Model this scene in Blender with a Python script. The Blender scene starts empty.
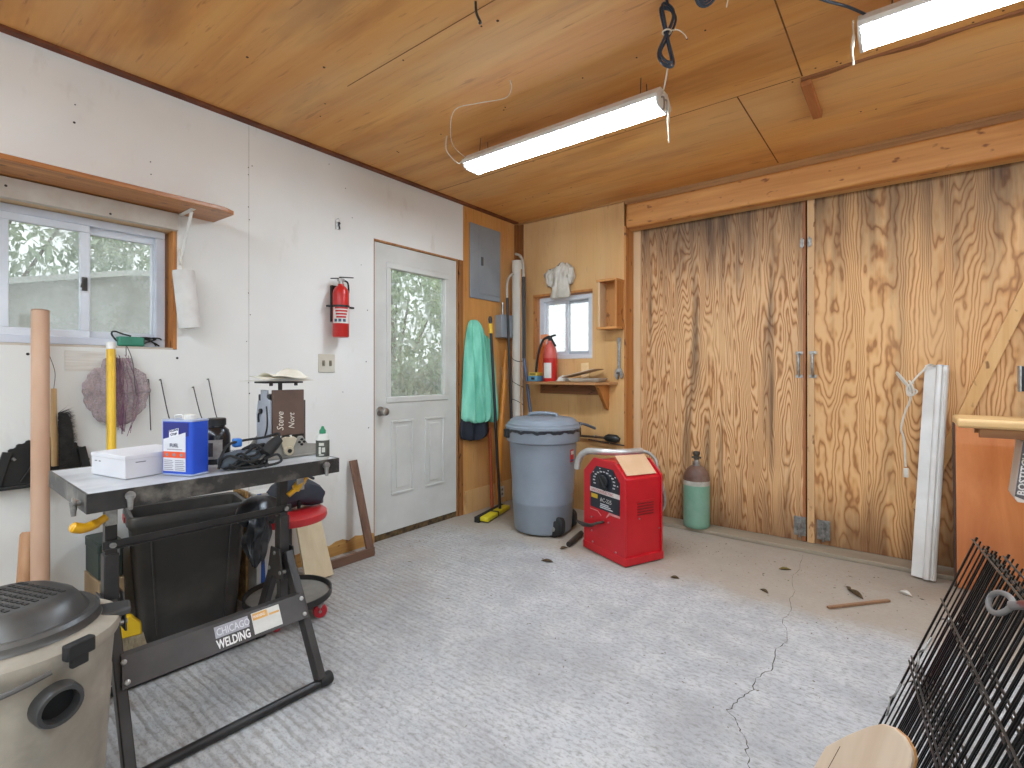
import bpy, bmesh, math, random
from mathutils import Vector as V, Matrix, Euler
random.seed(7)
SC = bpy.context.scene
COL = SC.collection
PI = math.pi
ROOM_H = 2.57

# ------------------------------------------------------------------ materials
def lin(c):
    if isinstance(c, str):
        c = c.lstrip('#'); c = [int(c[i:i+2], 16)/255 for i in (0, 2, 4)]
    return tuple((x/12.92 if x <= .04045 else ((x+.055)/1.055)**2.4) for x in c) + (1.,)

class NT:
    def __init__(s, name):
        s.m = bpy.data.materials.new(name); s.m.use_nodes = True
        s.t = s.m.node_tree; s.n = s.t.nodes
        s.b = s.n['Principled BSDF']; s.out = s.n['Material Output']
    def node(s, typ, **kw):
        nd = s.n.new(typ)
        for k, v in kw.items():
            if k.startswith('i_'):
                key = k[2:]
                key = int(key) if key.isdigit() else key.replace('_', ' ')
                if hasattr(v, 'links') or hasattr(v, 'is_output'): s.t.links.new(v, nd.inputs[key])
                else: nd.inputs[key].default_value = v
            else: setattr(nd, k, v)
        return nd
    def link(s, a, b): s.t.links.new(a, b)
    def coord(s, scale=(1, 1, 1), loc=(0, 0, 0), rot=(0, 0, 0), space='Object'):
        tc = s.node('ShaderNodeTexCoord')
        mp = s.node('ShaderNodeMapping')
        mp.inputs['Scale'].default_value = scale; mp.inputs['Location'].default_value = loc
        mp.inputs['Rotation'].default_value = rot
        s.link(tc.outputs[space], mp.inputs['Vector'])
        return mp.outputs['Vector']
    def noise(s, vec, scale=5., detail=3., rough=.55, dist=0.):
        nd = s.node('ShaderNodeTexNoise')
        nd.inputs['Scale'].default_value = scale; nd.inputs['Detail'].default_value = detail
        nd.inputs['Roughness'].default_value = rough; nd.inputs['Distortion'].default_value = dist
        s.link(vec, nd.inputs['Vector'])
        return nd.outputs['Fac']
    def ramp(s, fac, stops):
        nd = s.node('ShaderNodeValToRGB'); e = nd.color_ramp.elements
        while len(e) > 1: e.remove(e[-1])
        for i, (p, c) in enumerate(stops):
            el = e[0] if i == 0 else e.new(p)
            el.position = p
            el.color = lin(c) if isinstance(c, str) else (c, c, c, 1)
        s.link(fac, nd.inputs['Fac'])
        return nd.outputs['Color']
    def mix(s, fac, a, b, mode='MIX'):
        nd = s.node('ShaderNodeMix'); nd.data_type = 'RGBA'; nd.blend_type = mode
        for sock, v in ((nd.inputs[0], fac), (nd.inputs[6], a), (nd.inputs[7], b)):
            if hasattr(v, 'is_output'): s.link(v, sock)
            else: sock.default_value = lin(v) if isinstance(v, str) else v
        return nd.outputs[2]
    def math(s, op, a, b=0., clamp=False):
        nd = s.node('ShaderNodeMath'); nd.operation = op; nd.use_clamp = clamp
        for i, v in enumerate((a, b)):
            if hasattr(v, 'is_output'): s.link(v, nd.inputs[i])
            else: nd.inputs[i].default_value = v
        return nd.outputs[0]
    def sep(s, vec):
        nd = s.node('ShaderNodeSeparateXYZ'); s.link(vec, nd.inputs[0]); return nd.outputs
    def bump(s, h, strength=.3, dist=.01):
        nd = s.node('ShaderNodeBump'); nd.inputs['Strength'].default_value = strength
        nd.inputs['Distance'].default_value = dist
        s.link(h, nd.inputs['Height']); s.link(nd.outputs[0], s.b.inputs['Normal'])
    def color(s, c): 
        if hasattr(c, 'is_output'): s.link(c, s.b.inputs['Base Color'])
        else: s.b.inputs['Base Color'].default_value = lin(c)
    def rough(s, r):
        if hasattr(r, 'is_output'): s.link(r, s.b.inputs['Roughness'])
        else: s.b.inputs['Roughness'].default_value = r

MATS = {}
def mat(name, c1, c2=None, scale=8., rough=.5, metal=0., bump=0., stretch=(1, 1, 1), spec=.5, lo=.35, hi=.65, detail=4.):
    """procedural two-tone material: noise blends c1 into c2"""
    if name in MATS: return MATS[name]
    t = NT(name)
    v = t.coord(stretch)
    f = t.noise(v, scale, detail)
    t.color(t.ramp(f, [(lo, c1), (hi, c2 or c1)]))
    t.rough(rough); t.b.inputs['Metallic'].default_value = metal
    t.b.inputs['Specular IOR Level'].default_value = spec
    if bump: t.bump(f, bump, .004)
    MATS[name] = t.m
    return t.m

def wood(name, c1, c2, axis='x', freq=14., rough=.55, spots=None, along=1.2):
    """lumber with long grain along an axis and optional dark knots"""
    if name in MATS: return MATS[name]
    t = NT(name)
    sc = {'x': (along, freq, freq), 'y': (freq, along, freq), 'z': (freq, freq, along)}[axis]
    v = t.coord(sc)
    f = t.noise(v, 1., 5., .6, .6)
    c = t.ramp(f, [(.3, c1), (.7, c2)])
    if spots:
        k = t.noise(t.coord({'x': (11, 22, 22), 'y': (22, 11, 22), 'z': (22, 22, 11)}[axis], (3, 1, 2)), 1., 2.)
        c = t.mix(t.ramp(k, [(.63, 0.), (.70, .9)]), c, spots)
    t.color(c); t.rough(rough); t.bump(f, .08, .003)
    MATS[name] = t.m
    return t.m

def emit(name, c, strength):
    t = NT(name)
    t.b.inputs['Base Color'].default_value = lin(c)
    t.b.inputs['Emission Color'].default_value = lin(c)
    t.b.inputs['Emission Strength'].default_value = strength
    MATS[name] = t.m
    return t.m

# ------------------------------------------------------------------ mesh builder
class MB:
    def __init__(s): s.bm = bmesh.new()
    def _add(s, verts, faces, M=None):
        vs = [s.bm.verts.new(M @ V(v) if M else V(v)) for v in verts]
        for f in faces:
            try: s.bm.faces.new([vs[i] for i in f])
            except ValueError: pass
        return s
    def box(s, c, d, rz=0., R=None):
        x, y, z = d[0]/2, d[1]/2, d[2]/2
        M = Matrix.Translation(V(c)) @ (R.to_4x4() if R else Matrix.Rotation(rz, 4, 'Z'))
        vs = [(-x,-y,-z),(x,-y,-z),(x,y,-z),(-x,y,-z),(-x,-y,z),(x,-y,z),(x,y,z),(-x,y,z)]
        return s._add(vs, [(3,2,1,0),(4,5,6,7),(0,1,5,4),(1,2,6,5),(2,3,7,6),(3,0,4,7)], M)
    def bb(s, lo, hi):
        return s.box([(a+b)/2 for a, b in zip(lo, hi)], [abs(b-a) for a, b in zip(lo, hi)])
    def bar(s, p0, p1, w, h, up=(0, 0, 1)):
        p0, p1 = V(p0), V(p1); d = p1-p0; L = d.length; z = d.normalized()
        x = V(up).cross(z)
        if x.length < 1e-4: x = V((1, 0, 0)).cross(z)
        x.normalize(); y = z.cross(x)
        M = Matrix(((x.x, y.x, z.x), (x.y, y.y, z.y), (x.z, y.z, z.z)))
        return s.box((p0+p1)/2, (w, h, L), R=M)
    def tube(s, pts, r, n=10, closed=False, cap=True):
        pts = [V(p) for p in pts]; m = len(pts)
        rs = r if isinstance(r, (list, tuple)) else [r]*m
        rings = []; prev = None
        for i, p in enumerate(pts):
            if closed: t = pts[(i+1) % m]-pts[i-1]
            else: t = pts[min(i+1, m-1)]-pts[max(i-1, 0)]
            t.normalize()
            if prev is None:
                a = V((0, 0, 1)) if abs(t.z) < .9 else V((1, 0, 0))
                u = t.cross(a).normalized()
            else:
                u = prev-t*prev.dot(t)
                u = u.normalized() if u.length > 1e-6 else t.orthogonal().normalized()
            prev = u; w = t.cross(u)
            rings.append([s.bm.verts.new(p+(u*math.cos(2*PI*k/n)+w*math.sin(2*PI*k/n))*rs[i]) for k in range(n)])
        for i in range(m if closed else m-1):
            a, b = rings[i], rings[(i+1) % m]
            for k in range(n):
                try: s.bm.faces.new((a[k], a[(k+1) % n], b[(k+1) % n], b[k]))
                except ValueError: pass
        if cap and not closed:
            s.bm.faces.new(rings[0][::-1]); s.bm.faces.new(rings[-1])
        return s
    def loft(s, rings, cap=True, closed_ring=True):
        R = [[s.bm.verts.new(V(p)) for p in ring] for ring in rings]; n = len(R[0])
        for i in range(len(R)-1):
            for k in range(n if closed_ring else n-1):
                j = (k+1) % n
                try: s.bm.faces.new((R[i][k], R[i][j], R[i+1][j], R[i+1][k]))
                except ValueError: pass
        if cap and closed_ring:
            s.bm.faces.new(R[0][::-1]); s.bm.faces.new(R[-1])
        return s
    def lathe(s, prof, c=(0, 0, 0), n=32, M=None, cap=True):
        rings = []
        for r, z in prof:
            ring = [V((max(r, 1e-4)*math.cos(2*PI*k/n), max(r, 1e-4)*math.sin(2*PI*k/n), z)) for k in range(n)]
            if M: ring = [M @ p for p in ring]
            rings.append([p+V(c) for p in ring])
        return s.loft(rings, cap)
    def cyl(s, p0, p1, r, n=20, r1=None): return s.tube([p0, p1], [r, r if r1 is None else r1], n)
    def prism(s, poly, M, depth):
        """poly in local xy, extruded 0..depth along local z, placed by M (4x4)"""
        n = len(poly)
        vs = [(x, y, 0) for x, y in poly]+[(x, y, depth) for x, y in poly]
        fs = [tuple(range(n))[::-1], tuple(range(n, 2*n))]+[(i, (i+1) % n, n+(i+1) % n, n+i) for i in range(n)]
        return s._add(vs, fs, M)
    def ell(s, c, r, nu=18, nv=10, M=None):
        prof = [(math.sin(PI*i/nv), -math.cos(PI*i/nv)) for i in range(nv+1)]
        S = Matrix.Diagonal((*r, 1))
        if M: S = M @ S
        return s.lathe(prof, c, nu, S)
    def grid(s, f, nu, nv):
        g = [[s.bm.verts.new(V(f(i/nu, j/nv))) for i in range(nu+1)] for j in range(nv+1)]
        for j in range(nv):
            for i in range(nu): s.bm.faces.new((g[j][i], g[j][i+1], g[j+1][i+1], g[j+1][i]))
        return s
    def build(s, name, m, parent=None, bevel=0., seg=2, smooth=40, solid=0., sub=0, loc=None, **props):
        bmesh.ops.recalc_face_normals(s.bm, faces=s.bm.faces)
        me = bpy.data.meshes.new(name); s.bm.to_mesh(me); s.bm.free()
        me.materials.append(m)
        if smooth:
            me.polygons.foreach_set('use_smooth', [True]*len(me.polygons))
            me.set_sharp_from_angle(angle=math.radians(smooth))
        o = bpy.data.objects.new(name, me); COL.objects.link(o)
        if parent: o.parent = parent
        if loc: o.location = loc
        if solid:
            md = o.modifiers.new('thick', 'SOLIDIFY'); md.thickness = solid; md.offset = 0
        if bevel:
            md = o.modifiers.new('bevel', 'BEVEL'); md.width = bevel; md.segments = seg
            md.limit_method = 'ANGLE'; md.angle_limit = math.radians(40)
        if sub:
            md = o.modifiers.new('sub', 'SUBSURF'); md.levels = sub; md.render_levels = sub
        for k, v in props.items(): o[k] = v
        return o

def thing(name, label, cat, loc=(0, 0, 0), rz=0., group=None):
    o = bpy.data.objects.new(name, None); COL.objects.link(o)
    o.empty_display_size = .1
    o.location = loc; o.rotation_euler = (0, 0, rz); o['label'] = label; o['category'] = cat
    if group: o['group'] = group
    return o
def tag(o, label, cat, group=None, kind=None):
    o['label'] = label; o['category'] = cat
    if group: o['group'] = group
    if kind: o['kind'] = kind
    return o
def struct(o): o['kind'] = 'structure'; return o
def frame(o, x, y, z):
    """matrix from origin and three axes"""
    x, y, z = V(x), V(y), V(z)
    return Matrix(((x.x, y.x, z.x, o[0]), (x.y, y.y, z.y, o[1]), (x.z, y.z, z.z, o[2]), (0, 0, 0, 1)))
def rrect(w, h, r, n=4, cx=0, cy=0):
    out = []
    for (sx, sy, a0) in ((1, 1, 0), (-1, 1, PI/2), (-1, -1, PI), (1, -1, 3*PI/2)):
        for k in range(n+1):
            a = a0+PI/2*k/n
            out.append((cx+sx*(w/2-r)+r*math.cos(a), cy+sy*(h/2-r)+r*math.sin(a)))
    return out
def arc(c, r, a0, a1, n, ax=(1, 0, 0), ay=(0, 0, 1)):
    c, ax, ay = V(c), V(ax), V(ay)
    return [c+ax*(r*math.cos(math.radians(a0+(a1-a0)*i/n)))+ay*(r*math.sin(math.radians(a0+(a1-a0)*i/n))) for i in range(n+1)]
def smoothpts(pts, k=6):
    """Catmull-Rom through the points"""
    P = [V(p) for p in pts]; P = [P[0]*2-P[1]]+P+[P[-1]*2-P[-2]]; out = []
    for i in range(1, len(P)-2):
        a, b, c, d = P[i-1:i+3]
        for j in range(k):
            t = j/k
            out.append(.5*((2*b)+(c-a)*t+(2*a-5*b+4*c-d)*t*t+(3*b-a-3*c+d)*t**3))
    out.append(P[-2]); return out
def text(s, name, m, parent, M, size, depth=.0006, align='LEFT', shear=0., sx=1., bold=0.):
    cu = bpy.data.curves.new(name, 'FONT'); cu.body = s; cu.size = size; cu.extrude = depth/2
    cu.align_x = align; cu.shear = shear; cu.offset = bold; cu.resolution_u = 2
    tmp = bpy.data.objects.new('tmp_text', cu); COL.objects.link(tmp)
    dg = bpy.context.evaluated_depsgraph_get(); dg.update()
    me = bpy.data.meshes.new_from_object(tmp.evaluated_get(dg))
    bpy.data.objects.remove(tmp); bpy.data.curves.remove(cu)
    me.transform(M @ Matrix.Diagonal((sx, 1, 1, 1)))
    me.materials.clear(); me.materials.append(m); me.name = name
    o = bpy.data.objects.new(name, me); COL.objects.link(o); o.parent = parent
    return o
# ------------------------------------------------------------------ camera, world, light
cam_d = bpy.data.cameras.new('camera'); cam = bpy.data.objects.new('camera', cam_d); COL.objects.link(cam)
cam.location = (2.90, 0, 1.18); cam.rotation_euler = (PI/2, 0, math.atan2(396, 508))
cam_d.sensor_width = 36; cam_d.lens = 36*508/1024; cam_d.shift_y = -12/1024; cam_d.clip_start = .03
SC.camera = cam
SC.view_settings.view_transform = 'Standard'; SC.view_settings.look = 'None'
SC.view_settings.gamma = 1; SC.view_settings.use_curve_mapping = False
SC.view_settings.exposure = 1.17
SC.cycles.max_bounces = 10; SC.cycles.diffuse_bounces = 6; SC.cycles.transparent_max_bounces = 16
SC.cycles.sample_clamp_indirect = 6.; SC.cycles.caustics_reflective = False; SC.cycles.caustics_refractive = False
wd = bpy.data.worlds.new('overcast_sky'); SC.world = wd; wd.use_nodes = True
wd.node_tree.nodes['Background'].inputs[0].default_value = (.92, .97, 1.0, 1)
wd.node_tree.nodes['Background'].inputs[1].default_value = .72

# ------------------------------------------------------------------ common materials
M_black = mat('black_plastic', '#151515', '#232322', 9, .45)
M_rubber = mat('black_rubber', '#141414', '#201f1e', 12, .7)
M_steel_black = mat('black_painted_steel', '#2a2726', '#38343300'[:7], 14, .42, .25)
M_zinc = mat('zinc', '#b9b8b4', '#8e8c88', 30, .38, .8)
M_chrome = mat('chrome', '#cfcfcd', '#bdbdbb', 6, .2, .95)
M_white = mat('white_painted_metal', '#e2e0da', '#d4d2cc', 10, .4)
M_vinyl = mat('white_vinyl', '#dadde2', '#cfd3da', 6, .35)
M_grey_wire = mat('grey_wire', '#5a5652', '#4a4744', 20, .5, .4)
M_string = mat('white_string', '#d9cfbf', '#c9bda8', 40, .9)
M_glass = None
def glass():
    t = NT('dusty_glass'); n = t.n; n.remove(t.b)
    tr = t.node('ShaderNodeBsdfTransparent'); tr.inputs[0].default_value = (.96, .98, .97, 1)
    gl = t.node('ShaderNodeBsdfGlossy'); gl.inputs['Roughness'].default_value = .05
    df = t.node('ShaderNodeBsdfTranslucent'); df.inputs[0].default_value = (.85, .88, .87, 1)
    f = t.noise(t.coord((1, 1, 1)), 9., 5., .65)
    a = t.node('ShaderNodeMixShader'); t.link(t.ramp(f, [(.3, .10), (.75, .42)]), a.inputs[0])
    t.link(tr.outputs[0], a.inputs[1]); t.link(df.outputs[0], a.inputs[2])
    b = t.node('ShaderNodeMixShader'); b.inputs[0].default_value = .05
    t.link(a.outputs[0], b.inputs[1]); t.link(gl.outputs[0], b.inputs[2]); t.link(b.outputs[0], t.out.inputs[0])
    return t.m
M_glass = glass()

def drywall():
    t = NT('white_drywall'); v = t.coord()
    big = t.noise(v, 1.3, 4.); fine = t.noise(v, 18., 5.)
    c = t.ramp(big, [(.3, '#dad9d4'), (.7, '#e3e2dd')])
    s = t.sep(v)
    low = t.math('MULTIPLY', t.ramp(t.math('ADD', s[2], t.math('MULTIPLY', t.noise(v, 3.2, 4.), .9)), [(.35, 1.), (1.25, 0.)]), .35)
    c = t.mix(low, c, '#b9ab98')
    sm = t.ramp(t.noise(t.coord((1, 3, 1.2), (4, 2, 1)), 2.2, 5., .6), [(.62, 0.), (.78, .35)])
    c = t.mix(sm, c, '#b3a898')
    t.color(c); t.rough(.75); t.bump(fine, .05, .002); return t.m
M_wall = drywall()

def flat_ply(name, a, b, d, axis='z', drip=.5, freq=9.):
    """rotary-cut plywood with faint, long figure and brown water marks"""
    t = NT(name); st = {'x': (.5, freq, freq), 'z': (freq, freq, .5), 'y': (freq, .5, freq)}[axis]
    v = t.coord(st); f = t.noise(v, .55, 6., .6, .8)
    c = t.ramp(f, [(.3, a), (.7, b)])
    g = t.noise(t.coord({'x': (3, 60, 60), 'z': (60, 60, 3), 'y': (60, 3, 60)}[axis]), 1., 3.)
    c = t.mix(t.ramp(g, [(.55, 0.), (.8, .35)]), c, d)
    k = t.noise(t.coord({'x': (1.1, 5, 5), 'z': (3, 3, .7), 'y': (5, 1.1, 5)}[axis], (5, 3, 7)), 1., 4.)
    c = t.mix(t.ramp(k, [(.52, 0.), (.75, drip)]), c, d)
    fl = t.noise(t.coord({'x': (5, 45, 45), 'z': (45, 45, 5), 'y': (45, 5, 45)}[axis], (2, 8, 4)), 1., 3., .6)
    c = t.mix(t.ramp(fl, [(.64, 0.), (.72, .55)]), c, d)
    pl_ = t.noise(t.coord({'x': (.8, 2.2, 2), 'z': (2, 2, .8), 'y': (2, .8, 2)}[axis], (9, 1, 4)), 1., 3.)
    c = t.mix(t.ramp(pl_, [(.45, 0.), (.7, .35)]), c, '#cdb28a')
    t.color(c); t.rough(.62); t.bump(f, .05, .003)
    MATS[name] = t.m; return t.m
M_ceil = flat_ply('ceiling_plywood', '#c7843f', '#dfa860', '#925726', 'x', .6, 8.)
M_ply_l = flat_ply('corner_plywood', '#bd7d3c', '#d39a55', '#8a4f22', 'z', .65)
M_ply_b = flat_ply('back_plywood', '#cf9d60', '#deb47c', '#a06a34', 'z', .5, 5.)

def fir(name, off, N, lt, md, dk, top_stain, sx, sz, streak):
    """flat-sawn fir: nested contour rings drawn out along the height, with soaked black-brown edges"""
    t = NT(name)
    v = t.coord((sx, sx, sz), off)
    warp = t.noise(t.coord((11, 11, 4.5), off), 1., 2., .5)
    f = t.noise(v, 1., 2., .45, .25)
    f = t.math('ADD', f, t.math('MULTIPLY', warp, .07))
    p = t.math('FRACT', t.math('MULTIPLY', f, N))
    p = t.math('ADD', p, t.math('MULTIPLY', t.math('SUBTRACT', t.noise(t.coord((70, 70, 5)), 1., 3.), .5), .22))
    c = t.ramp(p, [(.0, md), (.22, lt), (.46, lt), (.66, md), (.80, dk), (.88, dk), (1., md)])
    tone = t.noise(t.coord((3.2, 3.2, .5), off), 1., 4.)
    c = t.mix(t.ramp(tone, [(.45, 0.), (.75, .32)]), c, '#95612f')
    pale = t.noise(t.coord((2.5, 2.5, 1.6), (1, 9, 3)), 1., 3.)
    c = t.mix(t.ramp(pale, [(.52, 0.), (.7, .35)]), c, '#e0b682')
    g = t.sep(t.coord())
    n1 = t.noise(t.coord((9, 9, .8), off), 1., 5., .65)
    top = t.ramp(t.math('ADD', g[2], t.math('MULTIPLY', t.math('SUBTRACT', n1, .5), 1.5)), [(1.85, 0.), (2.45, 1.)])
    tp = t.node('ShaderNodeMapRange'); tp.inputs['From Min'].default_value = 1.72; tp.inputs['From Max'].default_value = 2.5
    t.link(t.math('ADD', g[2], t.math('MULTIPLY', t.math('SUBTRACT', n1, .5), 1.7)), tp.inputs['Value'])
    c = t.mix(t.math('MULTIPLY', tp.outputs[0], top_stain, True), c, '#3f2c1f')
    stk = t.ramp(t.noise(t.coord((11, 11, .55), (7, 2, 1)), 1., 4., .6), [(.54, 0.), (.70, 1.)])
    c = t.mix(t.math('MULTIPLY', stk, streak), c, '#4a3220')
    bt = t.node('ShaderNodeMapRange'); bt.inputs['From Min'].default_value = .38; bt.inputs['From Max'].default_value = -.02
    t.link(t.math('ADD', g[2], t.math('MULTIPLY', t.math('SUBTRACT', n1, .5), 1.0)), bt.inputs['Value'])
    c = t.mix(t.math('MULTIPLY', bt.outputs[0], .75, True), c, '#5a3418')
    t.color(c); t.rough(.6); t.bump(p, .02, .002)
    return t.m

def concrete():
    t = NT('broomed_concrete'); v = t.coord(); s = t.sep(v)
    big = t.noise(v, 1.1, 4.); med = t.noise(v, 7., 5., .65); fine = t.noise(v, 60., 4., .7)
    c = t.ramp(big, [(.3, '#a6a6a7'), (.7, '#b9b9ba')])
    c = t.mix(t.ramp(med, [(.4, 0.), (.7, .55)]), c, '#d2d0cc')
    # broom ridges run along x
    wob = t.math('MULTIPLY', t.noise(t.coord((1.2, 2.5, 1)), 3., 3.), .05)
    ph = t.math('MULTIPLY', t.math('ADD', s[1], wob), 2*PI/.034)
    rid = t.math('MULTIPLY', t.math('ADD', t.math('SINE', ph), 1.), .5)
    mask = t.ramp(t.math('ADD', t.math('MULTIPLY', s[0], -.22), t.math('ADD', t.math('MULTIPLY', s[1], -.22), t.noise(v, 1.8, 3.))), [(-.45, .04), (.3, 1.)])
    mk = t.node('ShaderNodeMapRange'); mk.inputs['From Min'].default_value = -.38; mk.inputs['From Max'].default_value = .2
    mk.inputs['To Min'].default_value = .05; mk.inputs['To Max'].default_value = 1.
    t.link(t.math('ADD', t.math('MULTIPLY', s[0], -.26), t.math('ADD', t.math('MULTIPLY', s[1], -.2), t.noise(v, 1.8, 3.))), mk.inputs['Value'])
    ridm = t.math('MULTIPLY', t.ramp(rid, [(.45, 0.), (.95, 1.)]), mk.outputs[0])
    pit = t.noise(t.coord((20, 55, 20)), 1., 4., .7)
    c = t.mix(t.math('MULTIPLY', ridm, t.ramp(pit, [(.3, .15), (.65, .8)])), c, '#86827b')
    c = t.mix(t.ramp(pit, [(.5, 0.), (.75, .6)]), c, '#87827b')
    gr = t.noise(t.coord((1, 1.6, 1)), 45., 3., .7)
    c = t.mix(t.ramp(gr, [(.48, 0.), (.70, .75)]), c, '#827e79')
    bl = t.noise(t.coord((1, 1.3, 1), (2.2, 5.1, 0)), 1.7, 5., .6)
    c = t.mix(t.ramp(bl, [(.48, 0.), (.72, .55)]), c, '#8c8a89')
    # browner tone towards the back doors, with a definite front edge
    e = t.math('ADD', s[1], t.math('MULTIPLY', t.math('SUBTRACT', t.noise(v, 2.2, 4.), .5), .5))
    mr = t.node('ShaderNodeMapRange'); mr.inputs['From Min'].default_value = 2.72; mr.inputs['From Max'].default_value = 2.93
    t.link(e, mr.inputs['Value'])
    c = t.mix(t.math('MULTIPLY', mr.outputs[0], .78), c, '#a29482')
    e2 = t.math('SUBTRACT', t.math('MULTIPLY', t.noise(t.coord((1, 1, 1), (3, 3, 0)), 2.6, 4.), 1.4), t.math('MULTIPLY', s[0], .55))
    mr2 = t.node('ShaderNodeMapRange'); mr2.inputs['From Min'].default_value = .25; mr2.inputs['From Max'].default_value = .75
    t.link(e2, mr2.inputs['Value'])
    c = t.mix(t.math('MULTIPLY', mr2.outputs[0], .5), c, '#9f9282')
    sp = t.noise(v, 26., 2., .5)
    c = t.mix(t.ramp(sp, [(.73, 0.), (.78, .5)]), c, '#5d5347')
    t.color(c); t.rough(.85)
    h = t.math('ADD', t.math('MULTIPLY', ridm, -.6), t.math('ADD', t.math('MULTIPLY', fine, .35), t.math('MULTIPLY', pit, .3)))
    t.bump(h, .8, .006); return t.m
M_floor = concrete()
M_lumber = wood('raw_lumber', '#b9773c', '#d59a58', 'x', 22., spots='#7a4420')
M_lumber_z = wood('raw_lumber_upright', '#a8662f', '#c98a4a', 'z', 26., spots='#6b3a1c')
M_pale_z = wood('pale_lumber_upright', '#c9a377', '#dcbd94', 'z', 24.)
M_pale_x = wood('pale_lumber', '#cfa878', '#e0c096', 'x', 24., spots='#9a6a3c')
M_grey_wood = wood('weathered_grey_wood', '#8a7d6b', '#a39682', 'x', 18.)
M_dark_gap = mat('dark_gap', '#2c1c12', '#40281a', 10, .9)

# ------------------------------------------------------------------ room shell
H = ROOM_H; X1 = 4.6; Y0 = -1.7; D = 3.8
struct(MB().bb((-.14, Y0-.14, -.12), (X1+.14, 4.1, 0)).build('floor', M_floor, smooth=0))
cl = struct(MB().bb((-.14, Y0-.14, H), (X1+.14, 4.1, H+.1)).build('ceiling', M_ceil, smooth=0))
g = MB()
for lo, hi in (((2.505, .9), (2.511, 2.722)), ((2.217, 2.722), (2.223, 3.75)), ((0.02, 2.719), (2.5, 2.723)), ((.75, 1.455), (2.5, 1.458)), ((2.51, 1.5), (4.5, 1.503))):
    g.bb((*lo, H-.0012), (*hi, H+.001))
g.build('sheet_joint', mat('joint_brown', '#5e3c20', '#7d5530', 9, .9), cl, smooth=0)
g = MB()
rr = random.Random(3)
for i in range(60):
    x, y = rr.uniform(.1, 4.4), rr.choice((1.52, 1.48, 2.70, 2.74, .6, 2.1, 3.3))+rr.uniform(-.02, .02)
    g.lathe([(.004, 0), (.004, .002)], (x, y, H-.0018), 8)
for p in ((.60, 1.05), (.8, 1.3), (1.05, .95), (1.62, 1.55), (.9, .62)): g.lathe([(.006, 0), (.006, .002)], (*p, H-.0018), 8)
g.build('nail_head', mat('rusty_nail', '#3a2416', '#4a2f1d', 20, .8), cl)

WY0, WY1, WZ0, WZ1 = .235, .979, 1.291, 1.905      # left window opening
DY0, DY1, DZ1 = 2.172, 3.003, 2.10                  # entrance door opening
wl = MB()
for lo, hi in (((Y0-.14, 0), (WY0, H)), ((WY0, 0), (WY1, WZ0)), ((WY0, WZ1), (WY1, H)), ((WY1, 0), (DY0, H)), ((DY0, DZ1), (3.062, H))):
    wl.bb((-.14, *lo), (0, *hi))
wl = struct(wl.build('wall_left', M_wall, smooth=0))
wc = struct(MB().bb((-.14, 3.062, 0), (0, 3.94, H)).build('wall_corner', M_ply_l, smooth=0))
MB().bb((0, 3.075, 0), (.007, 3.79, .19)).build('kick_board', M_ply_b, wc, smooth=0)
# nail and screw marks of the drywall, and its vertical joint
g = MB(); R = Matrix.Rotation(PI/2, 4, 'Y')
for y, z, r in ((.58, 2.28, .005), (.583, 2.36, .003), (.866, 2.20, .003), (.868, 2.14, .003), (1.33, 2.32, .003), (1.35, 2.335, .003), (1.33, 2.28, .003), (1.33, 2.1, .003), (1.335, 2.03, .003),
              (1.33, 1.62, .003), (1.34, 1.5, .003), (1.32, 1.35, .003), (1.335, 1.06, .004), (1.33, 1.12, .003), (1.83, 2.5, .003), (1.95, 2.38, .003), (2.0, 2.2, .003), (2.07, 1.9, .003), (1.93, 1.05, .003),
              (.43, 1.255, .006), (.98, 1.25, .006), (2.12, 1.6, .004), (2.11, 1.25, .004), (2.13, .8, .004)):
    g.lathe([(r, 0), (r, .0008)], (0.0002, y, z), 10, R)
g.build('screw_hole', mat('hole_dark', '#241d18', None), wl)
MB().bb((0, 1.331, .1), (.0006, 1.334, 2.55)).build('drywall_joint', mat('joint_grey', '#c3c0b9', '#b0ada6', 8, .8), wl, smooth=0)
# rough wood edge over and beside the entrance door
t1 = MB()
t1.bb((-.13, DY0, 0), (-.002, DY0+.009, DZ1)); t1.bb((-.13, DY1-.010, 0), (-.002, DY1, DZ1)); t1.bb((-.13, DY0, DZ1-.013), (.001, DY1, DZ1))
struct(t1.build('trim_1', wood('door_jamb', '#8a5a34', '#b98757', 'z', 40), smooth=0))
t1 = MB(); rr = random.Random(5)
pts = [(0, 0)]
for i in range(45): pts.append((-.048-rr.uniform(-.009, .009), i/44*2.1))
pts.append((0, 2.1))
t1.prism([(3.061+a, b) for a, b in pts], frame((-.135, 0, 0), (0, 1, 0), (0, 0, 1), (1, 0, 0)), .137)
struct(t1.build('trim_2', wood('rough_stud', '#6f4424', '#a26c3c', 'z', 60, spots='#3a2314'), smooth=0))
# dark wood strip between drywall and ceiling
struct(MB().bb((0, Y0, H-.012), (.045, 3.76, H)).build('trim_3', mat('red_brown_strip', '#5e2e14', '#7b4320', 8, .7), smooth=0))
# ragged bare strip where the drywall stops above the floor
pts = [(1.15, 0)]+[(1.15+i*.0485, .085+rr.uniform(-.012, .012)-(.02 if i < 9 else 0)) for i in range(22)]+[(2.171, 0)]
struct(MB().prism(pts, frame((0, 0, 0), (0, 1, 0), (0, 0, 1), (1, 0, 0)), .003).build('baseboard_left', wood('bare_osb', '#a07038', '#c69a58', 'y', 26, spots='#6e451f'), smooth=0))
struct(MB().bb((-.14, DY0, 0), (-.012, DY1, .04)).build('trim_4', mat('rotten_threshold', '#33271a', '#6e5836', 24, .9, detail=6), smooth=0))

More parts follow.
